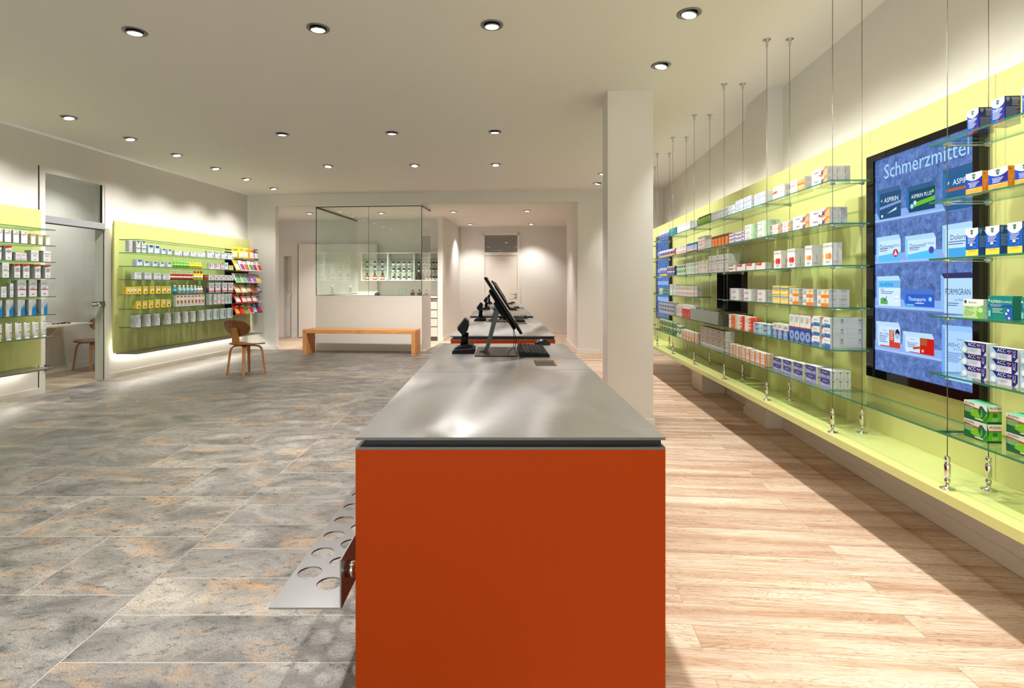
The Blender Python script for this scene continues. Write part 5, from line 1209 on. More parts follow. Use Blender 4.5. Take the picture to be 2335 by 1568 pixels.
D['orangearc'] = dict(base=(238, 236, 234), side=(206, 204, 200), top=(230, 228, 226), f=[('p', [(.0, .0), (.1, .7), (.0, .9)], (240, 140, 90)), ('c', .38, .38, .33, (240, 130, 84)), ('c', .42, .42, .26, (238, 236, 234)), ('t', 'Voltaren', .42, .78, .15, (120, 60, 60), .6), ('p', [(.7, 0), (.8, .8), (1, .9), (1, 0)], (240, 146, 90))], s=[('l', .2, .8, .6, 4, .12, (170, 170, 172))])
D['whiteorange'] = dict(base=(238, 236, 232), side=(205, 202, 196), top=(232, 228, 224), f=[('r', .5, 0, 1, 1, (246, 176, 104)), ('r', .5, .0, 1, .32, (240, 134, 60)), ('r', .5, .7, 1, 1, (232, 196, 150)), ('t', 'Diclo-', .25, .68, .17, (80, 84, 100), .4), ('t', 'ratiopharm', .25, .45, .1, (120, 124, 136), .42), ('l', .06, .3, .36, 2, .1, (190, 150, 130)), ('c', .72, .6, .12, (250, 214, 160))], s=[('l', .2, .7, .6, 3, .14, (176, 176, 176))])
D['redswoosh'] = dict(base=(240, 240, 236), side=(206, 206, 204), top=(232, 232, 230), f=[('p', [(0, .05), (.3, .1), (.42, .3), (.22, .42), (0, .3)], (226, 84, 56)), ('c', .76, .6, .28, (130, 190, 110), 1.1), ('c', .78, .6, .23, (240, 240, 236), 1.1), ('t', 'Kytta', .2, .72, .2, (56, 50, 66), .3), ('t', 'Schmerzsalbe', .52, .44, .11, (70, 76, 110), .5), ('r', .3, .1, .9, .17, (240, 200, 150))], s=[('t', 'Kytta', .35, .5, .22, (70, 66, 76), .7, 1), ('r', .62, .2, .7, .8, (80, 80, 90))])
D['bluelines'] = dict(base=(236, 240, 244), side=(206, 208, 206), top=(236, 236, 234), f=[('r', 0, .86, .8, .93, (120, 180, 220)), ('t', 'Schmerzfrei', .4, .70, .13, (60, 130, 190), .7), ('l', .08, .55, .6, 2, .1, (130, 180, 215)), ('r', 0, .06, 1, .14, (150, 200, 230))], s=[])
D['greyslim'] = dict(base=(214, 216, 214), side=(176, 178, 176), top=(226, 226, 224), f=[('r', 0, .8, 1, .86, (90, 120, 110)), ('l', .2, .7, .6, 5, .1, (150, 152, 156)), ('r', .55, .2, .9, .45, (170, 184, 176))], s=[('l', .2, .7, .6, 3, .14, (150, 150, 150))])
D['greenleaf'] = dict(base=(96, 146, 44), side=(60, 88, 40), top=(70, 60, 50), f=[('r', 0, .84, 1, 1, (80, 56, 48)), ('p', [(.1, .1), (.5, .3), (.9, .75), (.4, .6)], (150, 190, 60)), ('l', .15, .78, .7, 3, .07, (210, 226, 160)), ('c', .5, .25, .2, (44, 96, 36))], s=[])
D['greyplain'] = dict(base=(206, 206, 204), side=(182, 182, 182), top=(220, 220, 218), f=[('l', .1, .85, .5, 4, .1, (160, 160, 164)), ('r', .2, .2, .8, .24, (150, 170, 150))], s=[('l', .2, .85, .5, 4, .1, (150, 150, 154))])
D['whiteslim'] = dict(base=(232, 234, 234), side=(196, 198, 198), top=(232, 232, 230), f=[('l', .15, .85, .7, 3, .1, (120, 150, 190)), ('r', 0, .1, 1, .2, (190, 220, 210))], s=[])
D['greenfade'] = dict(base=(236, 240, 234), side=(206, 224, 204), top=(236, 238, 234), f=[('p', [(.7, 0), (.8, 1), (1, 1), (1, 0)], (178, 220, 170)), ('t', 'Arthrose', .38, .76, .16, (90, 110, 120), .6), ('l', .08, .5, .5, 2, .12, (170, 180, 180)), ('t', 'plus', .36, .2, .13, (110, 130, 120), .3)], s=[('l', .2, .8, .6, 5, .12, (176, 196, 176))])
D['violetband'] = dict(base=(234, 232, 238), side=(196, 192, 200), top=(232, 230, 234), f=[('t', 'DOLO', .36, .74, .2, (80, 60, 130), .55), ('r', 0, .3, 1, .5, (124, 92, 178)), ('r', .7, .55, .9, .85, (150, 120, 190)), ('l', .1, .2, .6, 2, .1, (150, 150, 170))], s=[])
D['sunorange'] = dict(base=(228, 104, 24), side=(120, 76, 48), top=(92, 62, 46), f=[('r', 0, .78, 1, 1, (104, 62, 40)), ('c', .5, .58, .26, (246, 190, 60)), ('c', .5, .58, .15, (232, 110, 40)), ('l', .15, .3, .7, 3, .09, (250, 200, 140))], s=[('l', .2, .8, .6, 5, .1, (170, 120, 80))])
D['pinkline'] = dict(base=(232, 226, 224), side=(196, 192, 192), top=(230, 228, 226), f=[('l', .15, .88, .7, 3, .09, (150, 140, 150)), ('r', 0, .28, 1, .36, (226, 130, 126)), ('r', 0, .1, .8, .2, (240, 190, 180))], s=[('l', .2, .85, .6, 4, .1, (150, 148, 150))])
D['bluered'] = dict(base=(216, 226, 238), side=(44, 104, 170), top=(70, 120, 180), f=[('r', 0, .78, 1, 1, (40, 100, 180)), ('r', 0, .06, 1, .2, (208, 60, 56)), ('l', .15, .7, .7, 4, .1, (110, 140, 190))], s=[('l', .2, .8, .6, 4, .12, (120, 160, 210))])
def twodot(c1, c2): return dict(base=(240, 240, 240), side=(214, 210, 204), top=(236, 236, 234), f=[('c', .42, .42, .19, c1, 1), ('c', .72, .42, .19, c2, 1), ('p', [(0, .34), (.06, .38), (.06, .47), (0, .52)], c1), ('t', 'cartiva', .45, .88, .045, (170, 172, 176), .6), ('l', .3, .2, .5, 3, .035, (190, 190, 194))], s=[('t', 'orthomol', .5, .45, .12, (110, 100, 96), .5, 1), ('l', .2, .2, .5, 3, .04, (170, 166, 160))])
D['twoorange'] = twodot((244, 176, 84), (232, 140, 60)); D['twored'] = twodot((224, 60, 50), (206, 44, 44))
D['redcorner'] = dict(base=(238, 236, 234), side=(204, 202, 198), top=(232, 230, 226), f=[('p', [(0, 1), (0, .70), (.6, .62), (.68, 1)], (212, 54, 66)), ('l', .1, .92, .4, 1, .14, (240, 214, 214)), ('t', 'Spalt', .48, .48, .14, (110, 130, 180), .4), ('p', [(0, 0), (0, .2), (.6, .08), (1, .16), (1, 0)], (248, 206, 178))], s=[('l', .2, .8, .6, 3, .14, (170, 170, 170))])
D['greyseal'] = dict(base=(208, 206, 202), side=(186, 188, 182), top=(214, 212, 208), f=[('c', .5, .78, .13, (110, 106, 108)), ('t', 'Ginkgo', .5, .54, .09, (120, 116, 118), .7), ('l', .2, .42, .6, 3, .08, (160, 156, 158)), ('r', 0, .02, 1, .05, (150, 150, 150))], s=[('l', .3, .8, .4, 7, .09, (156, 160, 156))])
D['yellowdot'] = dict(base=(226, 222, 216), side=(194, 192, 188), top=(226, 222, 218), f=[('c', .5, .45, .24, (228, 180, 80)), ('l', .2, .9, .6, 2, .1, (130, 120, 110)), ('r', .1, .1, .9, .18, (200, 190, 176))], s=[])
D['greendot'] = dict(base=(226, 236, 226), side=(196, 206, 196), top=(228, 234, 228), f=[('c', .5, .34, .2, (70, 150, 80)), ('l', .2, .9, .6, 2, .1, (70, 110, 90)), ('r', 0, .58, 1, .66, (130, 190, 130))], s=[])
D['greenslim'] = dict(base=(230, 238, 228), side=(120, 160, 120), top=(220, 230, 220), f=[('r', .15, .72, .85, .92, (40, 90, 60)), ('p', [(0, .1), (.9, .3), (1, .6), (0, .4)], (80, 170, 90)), ('l', .2, .66, .6, 2, .08, (110, 150, 120))], s=[])
D['orangeman'] = dict(base=(238, 238, 234), side=(200, 200, 194), top=(232, 230, 228), f=[('r', 0, 0, .62, .36, (240, 236, 230)), ('r', .36, 0, 1, .36, (240, 128, 40)), ('p', [(.55, .36), (.6, .8), (.72, .96), (.88, .8), (.8, .5), (1, .36)], (246, 196, 90)), ('c', .74, .76, .09, (240, 210, 180)), ('t', 'Thermo', .24, .80, .12, (70, 74, 90), .4), ('l', .06, .62, .36, 4, .1, (150, 150, 160))], s=[('l', .2, .9, .6, 3, .1, (140, 140, 142)), ('r', .2, .2, .8, .3, (176, 176, 172))])
D['yellowblue'] = dict(base=(244, 214, 96), side=(220, 196, 120), top=(240, 220, 140), f=[('r', 0, .62, 1, .82, (236, 240, 240)), ('r', 0, .66, 1, .78, (70, 150, 210)), ('p', [(0, 0), (1, 0), (1, .5), (.5, .3), (0, .45)], (246, 226, 150)), ('t', 'Bepanthen', .45, .5, .11, (170, 120, 40), .6)], s=[('r', 0, .66, 1, .78, (120, 160, 190))])
D['violetedge'] = dict(base=(236, 236, 238), side=(206, 208, 208), top=(230, 230, 230), f=[('r', 0, .3, .14, 1, (168, 130, 200)), ('r', 0, 0, .14, .3, (240, 120, 80)), ('t', 'Ibuprofen', .52, .66, .14, (130, 120, 170), .6), ('l', .24, .45, .5, 3, .12, (170, 172, 190))], s=[('r', .3, .1, .34, .9, (180, 182, 184)), ('l', .45, .8, .4, 4, .12, (176, 178, 180))])
D['magnes'] = dict(base=(238, 238, 238), side=(196, 198, 196), top=(236, 236, 234), f=[('p', [(0, 1), (0, .70), (.22, 1)], (220, 52, 46)), ('t', 'Magnetrans', .5, .66, .16, (70, 80, 110), .86), ('r', 0, 0, 1, .36, (226, 232, 242)), ('p', [(0, 0), (1, 0), (1, .34), (.3, .38), (0, .2)], (34, 112, 190)), ('t', '150', .26, .24, .2, (235, 240, 248), .3), ('t', 'mg', .7, .2, .1, (220, 232, 245), .2)], s=[('r', .62, .74, .74, .86, (90, 90, 92)), ('l', .6, .6, .2, 3, .08, (150, 150, 150))])
rip = [('r', 0, 0, 1, .52, (24, 84, 176)), ('r', 0, .50, 1, .54, (200, 60, 60)), ('t', 'Femibion', .5, .90, .05, (60, 62, 80), .8), ('l', .2, .82, .55, 3, .05, (160, 162, 172))]+[x for r in (.42, .34, .26, .18) for x in (('c', .55, .2, r*1.1, (196, 216, 240) if r in (.42, .26) else (24, 84, 176), 1.0),)]
rip2 = [('r', 0, 0, 1, .52, (24, 84, 176)), ('r', 0, .50, 1, .55, (200, 60, 60)), ('t', 'Centrum', .5, .88, .08, (60, 62, 80), .8), ('l', .2, .76, .55, 2, .07, (160, 162, 172))]+[('c', .5, .22, r, (196, 216, 240) if i % 2 == 0 else (24, 84, 176), 1.0) for i, r in enumerate((.40, .33, .26, .19, .12))]
D['rippletall'] = dict(base=(236, 236, 236), side=(196, 190, 180), top=(150, 146, 140), f=rip, s=[('r', 0, 0, 1, .52, (20, 74, 150)), ('r', 0, .50, 1, .54, (190, 70, 60)), ('l', .2, .46, .6, 6, .05, (90, 130, 190))])
D['ripple'] = dict(base=(236, 236, 236), side=(202, 196, 188), top=(210, 206, 200), f=rip2, s=[('r', 0, 0, 1, .5, (20, 74, 150))])
D['paleblue'] = dict(base=(196, 222, 238), side=(110, 176, 206), top=(226, 232, 236), f=[('r', .2, .6, .62, .82, (36, 70, 120)), ('c', .78, .72, .12, (60, 110, 170)), ('l', .1, .4, .6, 2, .14, (90, 130, 180)), ('r', 0, 0, 1, .08, (120, 170, 210))], s=[('l', .15, .8, .7, 3, .2, (50, 110, 150))])
D['redorange'] = dict(base=(240, 232, 226), side=(226, 60, 36), top=(240, 232, 226), f=[('p', [(.5, 0), (.62, .6), (.8, 1), (1, 1), (1, 0)], (226, 62, 34)), ('p', [(.36, 0), (.5, .7), (.6, .5), (.56, 0)], (250, 180, 110)), ('t', 'Bion', .24, .6, .24, (180, 60, 50), .36), ('c', .76, .5, .2, (250, 214, 200))], s=[('c', .5, .5, .24, (246, 130, 90))])
D['orangewhite'] = dict(base=(244, 112, 32), side=(226, 222, 218), top=(236, 232, 228), f=[('p', [(0, 0), (0, 1), (.35, 1), (.45, .4), (.3, 0)], (240, 236, 230)), ('c', .66, .55, .18, (255, 226, 190)), ('l', .06, .7, .25, 2, .16, (200, 90, 60))], s=[('l', .2, .8, .6, 3, .18, (190, 190, 190))])
D['redwhite'] = dict(base=(208, 40, 34), side=(224, 220, 216), top=(232, 228, 226), f=[('r', 0, .66, 1, 1, (240, 238, 236)), ('t', 'Tetesept', .5, .84, .06, (120, 60, 60), .8), ('c', .55, .36, .2, (240, 90, 60)), ('l', .15, .2, .6, 3, .05, (250, 200, 190))], s=[('r', 0, 0, 1, .66, (190, 44, 40)), ('r', .1, .78, .9, .84, (120, 120, 126))])
D['lilac'] = dict(base=(60, 70, 138), side=(206, 208, 200), top=(224, 224, 222), f=[('p', [(0, 0), (1, 0), (1, .42), (.5, .34), (0, .5)], (140, 150, 208)), ('p', [(0, 1), (0, .80), (.14, 1)], (214, 52, 50)), ('t', 'Hoggar Night', .48, .70, .18, (236, 238, 244), .8), ('l', .1, .3, .5, 2, .12, (216, 220, 240)), ('c', .84, .34, .12, (180, 190, 230))], s=[('r', .35, .68, .65, .84, (110, 112, 110)), ('r', .44, .14, .56, .6, (170, 172, 168))])
D['tinyorange'] = dict(base=(238, 232, 226), side=(226, 200, 180), top=(234, 230, 226), f=[('r', .7, 0, 1, 1, (238, 122, 60)), ('t', 'Vitamin', .34, .6, .2, (120, 90, 130), .5), ('r', .08, .14, .6, .26, (200, 70, 80))], s=[('r', .3, .2, .7, .8, (214, 176, 160))])
D['lens'] = D['greyplain']
D['whitegrey'] = dict(base=(236, 234, 238), side=(150, 150, 152), top=(140, 136, 140), f=[('l', .3, .93, .4, 1, .05, (120, 120, 126)), ('r', .6, .82, .8, .9, (220, 60, 60)), ('l', .2, .75, .5, 3, .06, (200, 190, 200))], s=[('l', .2, .9, .5, 3, .05, (110, 110, 112))])
D['whitetan'] = dict(base=(240, 236, 230), side=(190, 178, 140), top=(200, 120, 70), f=[('l', .2, .85, .6, 3, .06, (180, 180, 180)), ('r', 0, .96, 1, 1, (214, 120, 80))], s=[('r', .1, .06, .6, .1, (110, 110, 80)), ('r', 0, .96, 1, 1, (180, 100, 60))])
def seba(extra, base=(238, 236, 240), side=(146, 148, 152), top=(180, 180, 184)): return dict(base=base, side=side, top=top, f=[('t', 'seba', .40, .72, .07, (50, 50, 60), .36), ('t', 'med', .72, .72, .07, (220, 60, 70), .3), ('l', .25, .56, .5, 3, .05, (150, 160, 150)), ('r', .36, .14, .64, .18, (70, 70, 76))]+extra, s=[('r', .5, .86, .85, .95, (96, 98, 104)), ('l', .2, .74, .6, 8, .06, (124, 126, 130))])
D['facecream'] = seba([('c', .82, .42, .05, (90, 170, 90))]); D['redflag'] = seba([('p', [(0, 1), (1, 1), (1, .90), (0, .80)], (196, 46, 60)), ('r', .1, .62, .9, .65, (60, 120, 80))])
D['redbar'] = seba([('r', 0, .36, 1, .42, (210, 50, 60))]); D['greytop'] = seba([('r', 0, .66, 1, 1, (196, 194, 198)), ('t', 'sebamed', .5, .80, .07, (60, 56, 66), .6), ('r', .1, .42, 1, .45, (190, 40, 56))])
D['bluefade'] = dict(base=(208, 206, 208), side=(158, 160, 160), top=(170, 170, 172), f=[('r', 0, 0, .38, 1, (226, 226, 228)), ('p', [(.42, 0), (1, 0), (1, .66), (.42, .36)], (30, 140, 214)), ('p', [(.42, .36), (1, .66), (1, .80), (.42, .52)], (130, 180, 214)), ('t', 'Bepanthol', .2, .64, .16, (50, 56, 84), .5, 1)], s=[('l', .3, .42, .5, 5, .06, (110, 114, 120)), ('r', .6, .1, .9, .2, (40, 130, 200))])
D['bluetopgreen'] = dict(base=(236, 240, 240), side=(170, 174, 172), top=(220, 222, 226), f=[('p', [(0, 1), (.5, .84), (1, 1)], (60, 70, 150)), ('l', .15, .8, .6, 2, .06, (80, 90, 130)), ('r', 0, .34, 1, .42, (110, 150, 110)), ('l', .15, .3, .6, 3, .06, (170, 176, 180))], s=[('l', .2, .85, .4, 8, .08, (110, 112, 114))])
D['bluecap'] = dict(base=(234, 240, 246), side=(190, 204, 206), top=(206, 216, 220), f=[('r', .2, .70, .95, .96, (30, 100, 196)), ('l', .2, .6, .6, 2, .1, (120, 160, 210)), ('r', .4, .04, .95, .09, (60, 80, 140))], s=[('l', .2, .5, .5, 3, .1, (160, 180, 190))])
D['bluering'] = dict(base=(236, 238, 242), side=(190, 194, 196), top=(224, 226, 228), f=[('l', .15, .82, .5, 2, .14, (110, 130, 170)), ('c', .82, .32, .2, (70, 120, 190)), ('c', .82, .32, .12, (200, 214, 236)), ('r', .2, .24, .55, .30, (210, 140, 150))], s=[('l', .2, .8, .5, 3, .14, (140, 150, 170))])
D['violetring'] = dict(base=(236, 234, 240), side=(206, 204, 200), top=(226, 224, 230), f=[('p', [(.05, .95), (.3, .9), (.34, .4), (.1, .2)], (186, 120, 210)), ('l', .45, .7, .4, 3, .12, (170, 150, 190))], s=[])
D['indigo'] = dict(base=(234, 236, 244), side=(186, 190, 196), top=(224, 226, 230), f=[('t', 'Kamistad', .5, .70, .18, (66, 76, 160), .7), ('p', [(.1, .2), (.6, .4), (.9, .3), (.5, .2)], (150, 160, 210))], s=[('l', .2, .7, .6, 3, .15, (150, 154, 170))])
D['yellow'] = dict(base=(250, 226, 60), side=(214, 186, 40), top=(240, 214, 80), f=[('r', .12, .2, .95, .92, (250, 238, 170)), ('l', .2, .84, .6, 2, .08, (150, 120, 60)), ('c', .62, .28, .16, (150, 36, 40)), ('c', .42, .30, .10, (216, 130, 60))], s=[('l', .2, .82, .6, 3, .1, (180, 150, 30))])
D['thinred'] = dict(base=(160, 44, 44), side=(120, 40, 44), top=(170, 80, 80), f=[('l', .2, .8, .6, 3, .12, (230, 190, 190))], s=[])
D['bluemark'] = dict(base=(236, 236, 242), side=(196, 198, 202), top=(228, 228, 232), f=[('c', .40, .42, .22, (40, 50, 120)), ('c', .44, .5, .15, (236, 236, 242)), ('r', .6, .6, .9, .72, (200, 60, 90)), ('l', .15, .2, .7, 1, .1, (150, 150, 180))], s=[])
D['bluegreyred'] = dict(base=(236, 236, 240), side=(150, 152, 160), top=(206, 206, 212), f=[('r', 0, .6, 1, .86, (190, 192, 198)), ('l', .15, .95, .6, 2, .05, (80, 84, 110)), ('r', .35, .46, .6, .56, (90, 94, 120)), ('r', 0, .06, 1, .2, (226, 100, 92))], s=[('r', 0, 0, 1, .30, (26, 64, 160)), ('r', 0, .32, 1, .5, (190, 50, 50))])
D['amberstrip'] = dict(base=(236, 232, 230), side=(196, 206, 196), top=(226, 224, 222), f=[('r', .2, .82, .8, .94, (206, 60, 60)), ('p', [(.25, .28), (.7, .2), (.8, .5), (.3, .58)], (190, 96, 36)), ('l', .2, .16, .6, 2, .05, (160, 150, 150))], s=[])
D['tealstrip'] = dict(base=(214, 222, 222), side=(190, 198, 198), top=(214, 220, 220), f=[('r', .6, .1, .9, .9, (120, 150, 160)), ('l', .08, .85, .4, 7, .09, (160, 176, 180)), ('r', .6, .4, .9, .5, (60, 120, 140))], s=[('l', .2, .8, .6, 5, .1, (170, 176, 176))])
D['thermom'] = dict(base=(206, 210, 208), side=(184, 192, 188), top=(210, 216, 212), f=[('p', [(.35, 0), (.75, .85), (.98, .85), (.98, 0)], (236, 236, 236)), ('p', [(.8, .9), (.95, .9), (.85, .5)], (70, 66, 76)), ('c', .66, .2, .07, (50, 50, 60)), ('c', .68, .38, .07, (50, 50, 60)), ('l', .05, .92, .3, 8, .08, (140, 150, 150))], s=[('r', .1, .3, .2, .8, (96, 104, 120)), ('l', .3, .85, .55, 8, .08, (150, 156, 156))])

_cart = {}
def carton_mesh(sty, w, h, d, near):
    key = (sty, round(w, 3), round(h, 3), round(d, 3), near)
    if key in _cart: return _cart[key]
    s = D[sty]; m = MB(); w2_, h_ = w/2, h
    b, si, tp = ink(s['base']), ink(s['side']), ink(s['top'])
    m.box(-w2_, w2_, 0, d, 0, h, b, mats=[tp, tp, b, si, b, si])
    draw(m, (-w2_, 0, 0), (1, 0, 0), (0, 0, 1), w, h, s['f'])
    if s['s']:
        if near > 0: draw(m, (w2_, 0, 0), (0, 1, 0), (0, 0, 1), d, h, s['s'])
        else: draw(m, (-w2_, d, 0), (0, -1, 0), (0, 0, 1), d, h, s['s'])
    me = m.mesh('medicine_carton'); _cart[key] = me; return me
def soft(kind, w, h):
    """bottles and tubes as thing parts: list of (name, MB)"""
    r = w/2
    if kind.startswith('TUBE'):
        m = MB(); wt = ink((238, 236, 236)); n = 12
        rings = [(0.022, r*.72, .018), (0.03, r*.78, .02), (h*.5, r*.92, .017), (h*.9, r*1.0, .006), (h, r*1.02, .0015)]
        vs = []; fs = []
        for z, a, b in rings:
            for i in range(n): t = 2*PI*i/n; vs.append((a*math.cos(t), .025+b*math.sin(t), z))
        for k in range(len(rings)-1):
            for i in range(n): j = (i+1) % n; fs.append((k*n+i, k*n+j, (k+1)*n+j, (k+1)*n+i))
        fs += [tuple(reversed(range(n))), tuple(range((len(rings)-1)*n, len(rings)*n))]
        m.add(vs, fs, wt, True)
        p = MB(); el = [('t', 'sebamed', .55, .72, .07, (70, 60, 70), .6), ('r', .1, .88, .8, .93, (60, 120, 90)), ('l', .3, .6, .4, 3, .05, (170, 170, 176))]
        el += [('c', .55, .32, .2, (200, 60, 60))] if kind == 'TUBEred' else [('c', .55, .30, .13, (60, 56, 60)), ('c', .72, .36, .07, (90, 140, 90))]
        draw(p, (-r*.7, .004, .03), (1, 0, 0), (0, .045, .999), w*.7, h*.9, el, base=.0005)
        c = MB().lathe([(r*.7, 0), (r*.72, .004), (r*.68, .022)], ink((222, 222, 224)), 14, (0, .025, 0), sy=.75)
        return [('body', m), ('label_print', p), ('cap', c)]
    col = {'PUMPgreen': (120, 200, 70), 'PUMPyellow': (226, 222, 40), 'PUMPred': (176, 36, 36), 'CAPyellow': (246, 214, 50), 'BOTblue': (40, 150, 206), 'BOTpale': (186, 214, 230), 'BOTwhite': (240, 240, 238)}[kind]
    cap = {'PUMPgreen': (214, 236, 200), 'PUMPyellow': (240, 240, 190), 'PUMPred': (232, 222, 220), 'CAPyellow': (226, 60, 30), 'BOTblue': (214, 230, 240), 'BOTpale': (236, 240, 244), 'BOTwhite': (240, 240, 240)}[kind]
    lab = {'PUMPgreen': (170, 222, 120), 'PUMPyellow': (240, 236, 110), 'PUMPred': (236, 214, 196), 'CAPyellow': (250, 240, 210), 'BOTblue': (120, 200, 232), 'BOTpale': (150, 200, 226), 'BOTwhite': (220, 150, 150)}[kind]
    c0 = (0, r, 0); hb = h*.66 if kind[0] == 'P' else h*.74
    b = MB().lathe([(r*.92, 0), (r, .004), (r, hb*.78), (r*.8, hb*.93), (r*.42, hb)], ink(col, .2), 16, c0)
    l = MB().lathe([(r*1.01, hb*.25), (r*1.01, hb*.62)], ink(lab), 16, c0)
    if kind[0] == 'P': c = MB().lathe([(r*.45, hb), (r*.45, hb+h*.08), (r*.2, hb+h*.10), (r*.2, h*.88), (r*.36, h*.9), (r*.36, h), (0, h)], ink(cap), 12, c0)
    elif kind == 'CAPyellow': c = MB().lathe([(r*.62, hb*.97), (r*.6, h*.9), (r*.5, h), (0, h)], ink(cap), 12, c0)
    elif kind == 'BOTwhite': c = MB().lathe([(r*.45, hb), (r*.3, h), (0, h)], ink(cap), 12, c0)
    else: c = MB().lathe([(r*.6, hb), (r*.6, h), (0, h)], ink(cap), 12, c0)
    return [('body', b), ('label_band', l), ('cap', c)]
def ordn(i): return ORD[i] if i < len(ORD) else 'last'
LAY = {1: [''], 2: ['bottom', 'top'], 3: ['bottom', 'middle', 'top'], 4: ['bottom', 'lower middle', 'upper middle', 'top']}
count = {}
# lime wall: fronts face the aisle, reader's right is towards the viewer
for (row, q0, q1, h, n, st, dp, dd, sty, desc) in sorted(RIGHT, key=lambda r: (r[0], r[1])):
    pitch = (q1-q0)/n; w = pitch-(0.003 if n > 1 else 0.0); hh = h/st; base = SZ[row-1]+0.0003
    me = carton_mesh(sty, w-.001, hh-0.0006, dd-.001, 1)
    for c in range(n):
        key = ('R', row, desc); idx = count.get(key, 0); count[key] = idx+1
        qc = q0+pitch*(c+.5)
        for d in range(dp):
            for k in range(st):
                jx = random.uniform(-.0012, .0012); rz = random.uniform(-.012, .012) if w > .04 else random.uniform(-.004, .004)
                if st > 1: rz *= .5
                if dp > 1: rz = 0; jx = 0
                v = UN.w(1.752+d*dd+abs(jx), qc, base+k*hh)
                lay = LAY[st][k]; dep = '' if dp == 1 else (('front ', 'rear ')[d] if dp == 2 else ('front ', 'mid ', 'rear ')[d])
                tail = (dep+lay).strip(); tail = (', %s' % tail) if tail else ''
                lab = '%s, %s from near end%s, lime wall\'s %s shelf' % (desc, ordn(idx), tail, ordn(row-1))
                nm_ = 'gel_carton' if sty in ('gelswirl', 'gelswirlbig', 'orangearc', 'redswoosh') else ('syrup_carton' if sty in ('night', 'day', 'cough') else 'medicine_carton')
                o = link(nm_, me, loc=v, rotz=-PI/2-UN.ang+rz)
                tag(o, lab, 'medicine box', '%s on the lime wall, %s shelf' % (desc, ordn(row-1)))
# long wall panels
for (pan, row, b0, b1, h, n, st, dd, sty, desc) in sorted(LEFT, key=lambda r: (r[0], r[1], r[2])):
    pitch = (b1-b0)/n; hh = h/st; base = LZS[row]+0.0003; w = pitch-(0.002 if n > 1 else 0)
    where = ('before door', 'past door')[pan-1]
    if sty in D:
        me = carton_mesh(sty, w-.001, hh-.0006, dd-.001, -1)
        for c in range(n):
            key = (pan, row, desc); idx = count.get(key, 0); count[key] = idx+1
            for k in range(st):
                v = RM.w(-5.735-random.uniform(0, .002), b0+pitch*(c+.5), base+k*hh)
                lay = ', %s' % LAY[st][k] if st > 1 else ''
                lab = '%s, %s from near end%s, %s row %s' % (desc, ordn(idx), lay, ORD[row-1], where)
                nm_ = 'tea_carton' if sty == 'yellow' else ('skincare_carton' if pan == 1 or sty in ('bluecap', 'bluering') else 'medicine_carton')
                tag(link(nm_, me, loc=v, rotz=PI/2-RM.ang+random.uniform(-.015, .015)), lab, 'medicine box', '%s on row %s %s' % (desc, ORD[row-1], where))
    else:
        nm = {'T': 'cream_tube', 'P': 'spray_bottle', 'C': 'sun_lotion_bottle', 'B': 'lotion_bottle'}[sty[0]]; cat = 'tube' if sty[0] == 'T' else 'bottle'
        root = None
        for c in range(n):
            key = (pan, row, desc); idx = count.get(key, 0); count[key] = idx+1
            v = RM.w(-5.735, b0+pitch*(c+.5), base)
            lab = '%s, %s from near end, %s row %s' % (desc, ordn(idx), ORD[row-1], where); gr = '%s on row %s %s' % (desc, ORD[row-1], where)
            if root is None:
                root = link(nm, None, loc=v, rotz=PI/2-RM.ang); tag(root, lab, cat, gr)
                for n_, mb in soft(sty, min(w*.92, .05) if sty[0] != 'T' else w, h): link(n_, mb.mesh(n_), root)
            else: copy_thing(root, v, PI/2-RM.ang, lab, gr)

# ------------------------------------------------------------------ sweets rack at the rear end of the long wall
T = Thing('sweets_rack', 'black backed rack with wire arms full of sweets bags, rear wall end', 'rack', RM, (LP, 9.9, 0.75), None)
T.part('back_plate', MB().box(LP+.001, LP+.012, 9.50, 10.27, 0.74, 1.93, BLACK))
bagrow = [(1.86, 1.62, 0.02), (1.60, 1.36, .075), (1.355, 1.15, .07), (1.12, 0.95, .05), (0.955, 0.74, .06), (0.76, 0.53, .02)]
BAGZ = [(1.80, .215), (1.575, .20), (1.355, .175), (1.165, .175), (0.975, .20), (0.765, .19)]
for z, hgt in BAGZ: T.part('wire_arm', MB().tube([(LP+.012, 9.50, z+.01), (LP+.23, 9.50, z-.012), (LP+.23, 10.27, z-.012), (LP+.012, 10.27, z+.01)], .003, CHROME, 6).box(LP+.012, LP+.23, 9.5, 10.27, z-.016, z-.013, STEEL))
bagcol = [[((246, 214, 60), (246, 240, 200)), ((248, 218, 40), (240, 236, 210)), ((240, 226, 90), (240, 244, 220)), ((240, 150, 40), (246, 236, 216)), ((96, 50, 110), (226, 226, 230))],
 [((226, 190, 60), (236, 230, 220)), ((238, 220, 224), (150, 70, 140)), ((240, 224, 214), (236, 104, 50)), ((232, 238, 226), (70, 150, 96)), ((238, 226, 230), (150, 50, 90)), ((234, 200, 190), (200, 50, 60))],
 [((226, 236, 226), (110, 180, 110)), ((214, 232, 214), (120, 190, 120)), ((226, 216, 236), (150, 90, 170)), ((230, 220, 240), (160, 110, 190)), ((240, 226, 170), (236, 200, 80))],
 [((232, 178, 90), (240, 220, 190)), ((226, 196, 150), (240, 236, 226)), ((70, 130, 60), (226, 206, 150)), ((190, 130, 110), (150, 60, 50)), ((120, 40, 60), (170, 160, 160))],
 [((206, 40, 40), (236, 232, 230)), ((206, 36, 40), (230, 226, 226)), ((214, 44, 40), (238, 234, 232)), ((220, 70, 60), (240, 238, 236)), ((206, 210, 220), (120, 130, 150))],
 [((206, 40, 30), (240, 170, 60)), ((196, 36, 36), (220, 60, 50)), ((200, 190, 70), (120, 170, 70)), ((226, 180, 176), (196, 40, 44)), ((40, 120, 190), (190, 220, 236)), ((40, 40, 120), (200, 30, 50))]]
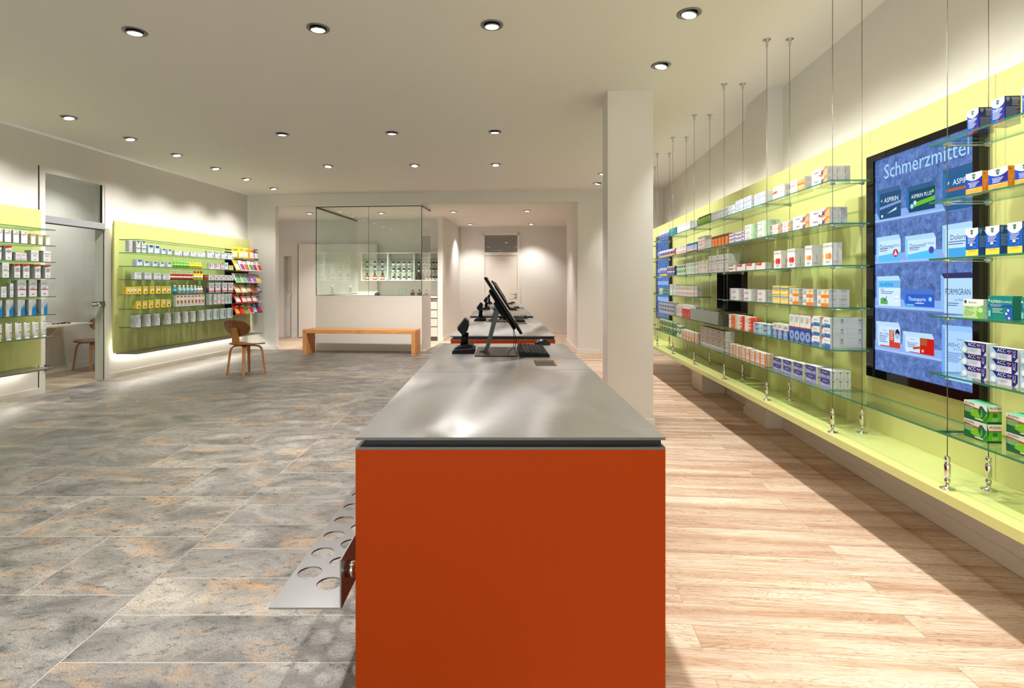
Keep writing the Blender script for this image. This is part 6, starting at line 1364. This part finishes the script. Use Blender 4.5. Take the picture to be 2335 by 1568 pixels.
cn = {0: 'yellow', 1: 'white', 2: 'pale', 3: 'brown green', 4: 'red white', 5: 'red'}
def bagname(c):
    r, g, b = c
    if r > 200 and g > 180 and b < 120: return 'yellow'
    if r > 180 and g < 90: return 'red'
    if r > 200 and 100 < g <= 180: return 'orange'
    if b > 100 and r < 110: return 'blue violet'
    if g > 110 and r < 110: return 'green'
    if r > 200 and g > 200 and b > 200: return 'white'
    return 'tan'
for j, ((z, hgt), cols) in enumerate(zip(BAGZ, bagcol)):
    n = len(cols); q0, q1 = 9.36, 10.25; pitch = (q1-q0)/n
    for i, (c1, c2) in enumerate(cols):
        wq = pitch*1.06; lean = 0.10 if j else 0.02
        def fn(u, v, wq=wq, hgt=hgt, lean=lean):
            zz = (v+1)/2*hgt; puff = .020*(1-u*u)**.7*(1-v*v)**.5 if abs(u) < 1 and abs(v) < 1 else 0
            return (u*wq/2*(1-.04*(1-v*v)), -puff-.002+(lean*(1-(v+1)/2))*-1.0, zz)
        m = MB(); N = 9; P1 = [fn(-1+2*a/(N-1), -1+2*b/(N-1)) for b in range(N) for a in range(N)]; P2 = [(x, 2*(-.002-lean*(1-z_/hgt))-y+.0, z_) for x, y, z_ in P1]
        fs1 = [(b*N+a, b*N+a+1, b*N+a+N+1, b*N+a+N) for b in range(N-1) for a in range(N-1)]
        mm = [c1, c2]
        for f in fs1:
            b = f[0]//N; a = f[0] % N; cc = c2 if (1 <= b <= 4 and 1 <= a <= 6) else c1
            m.add([P1[k] for k in f], [(0, 1, 2, 3)], ink(cc, .25), True)
        m.add(P2, [tuple(reversed(f)) for f in fs1], ink(c1, .25), True)
        draw(m, (-wq*.38, -.026-lean*.35, hgt*.66), (1, 0, 0), (0, 0, 1), wq*.76, hgt*.2, [('l', .1, .8, .8, 2, .4, (90, 60, 60) if sum(c1) > 400 else (240, 230, 220))], base=.004)
        v = RM.w(-5.80+.012*(i % 2), q0+pitch*(i+.5)+.02, z-.004)
        tag(link('sweets_bag', m.mesh('sweets_bag'), loc=v, rotz=PI/2-RM.ang), '%s sweets bag, %s from near end, %s row of the rack' % (bagname(c1), ORD[i], ORD[j]), 'sweets bag', 'sweets bags in the rack')
# tiny or picture-only emitters need no direct light sampling of their own
for m_ in bpy.data.materials:
    if m_.name.startswith(('screen_', 'lamp_lens', 'lit_display')): m_.cycles.emission_sampling = 'NONE'
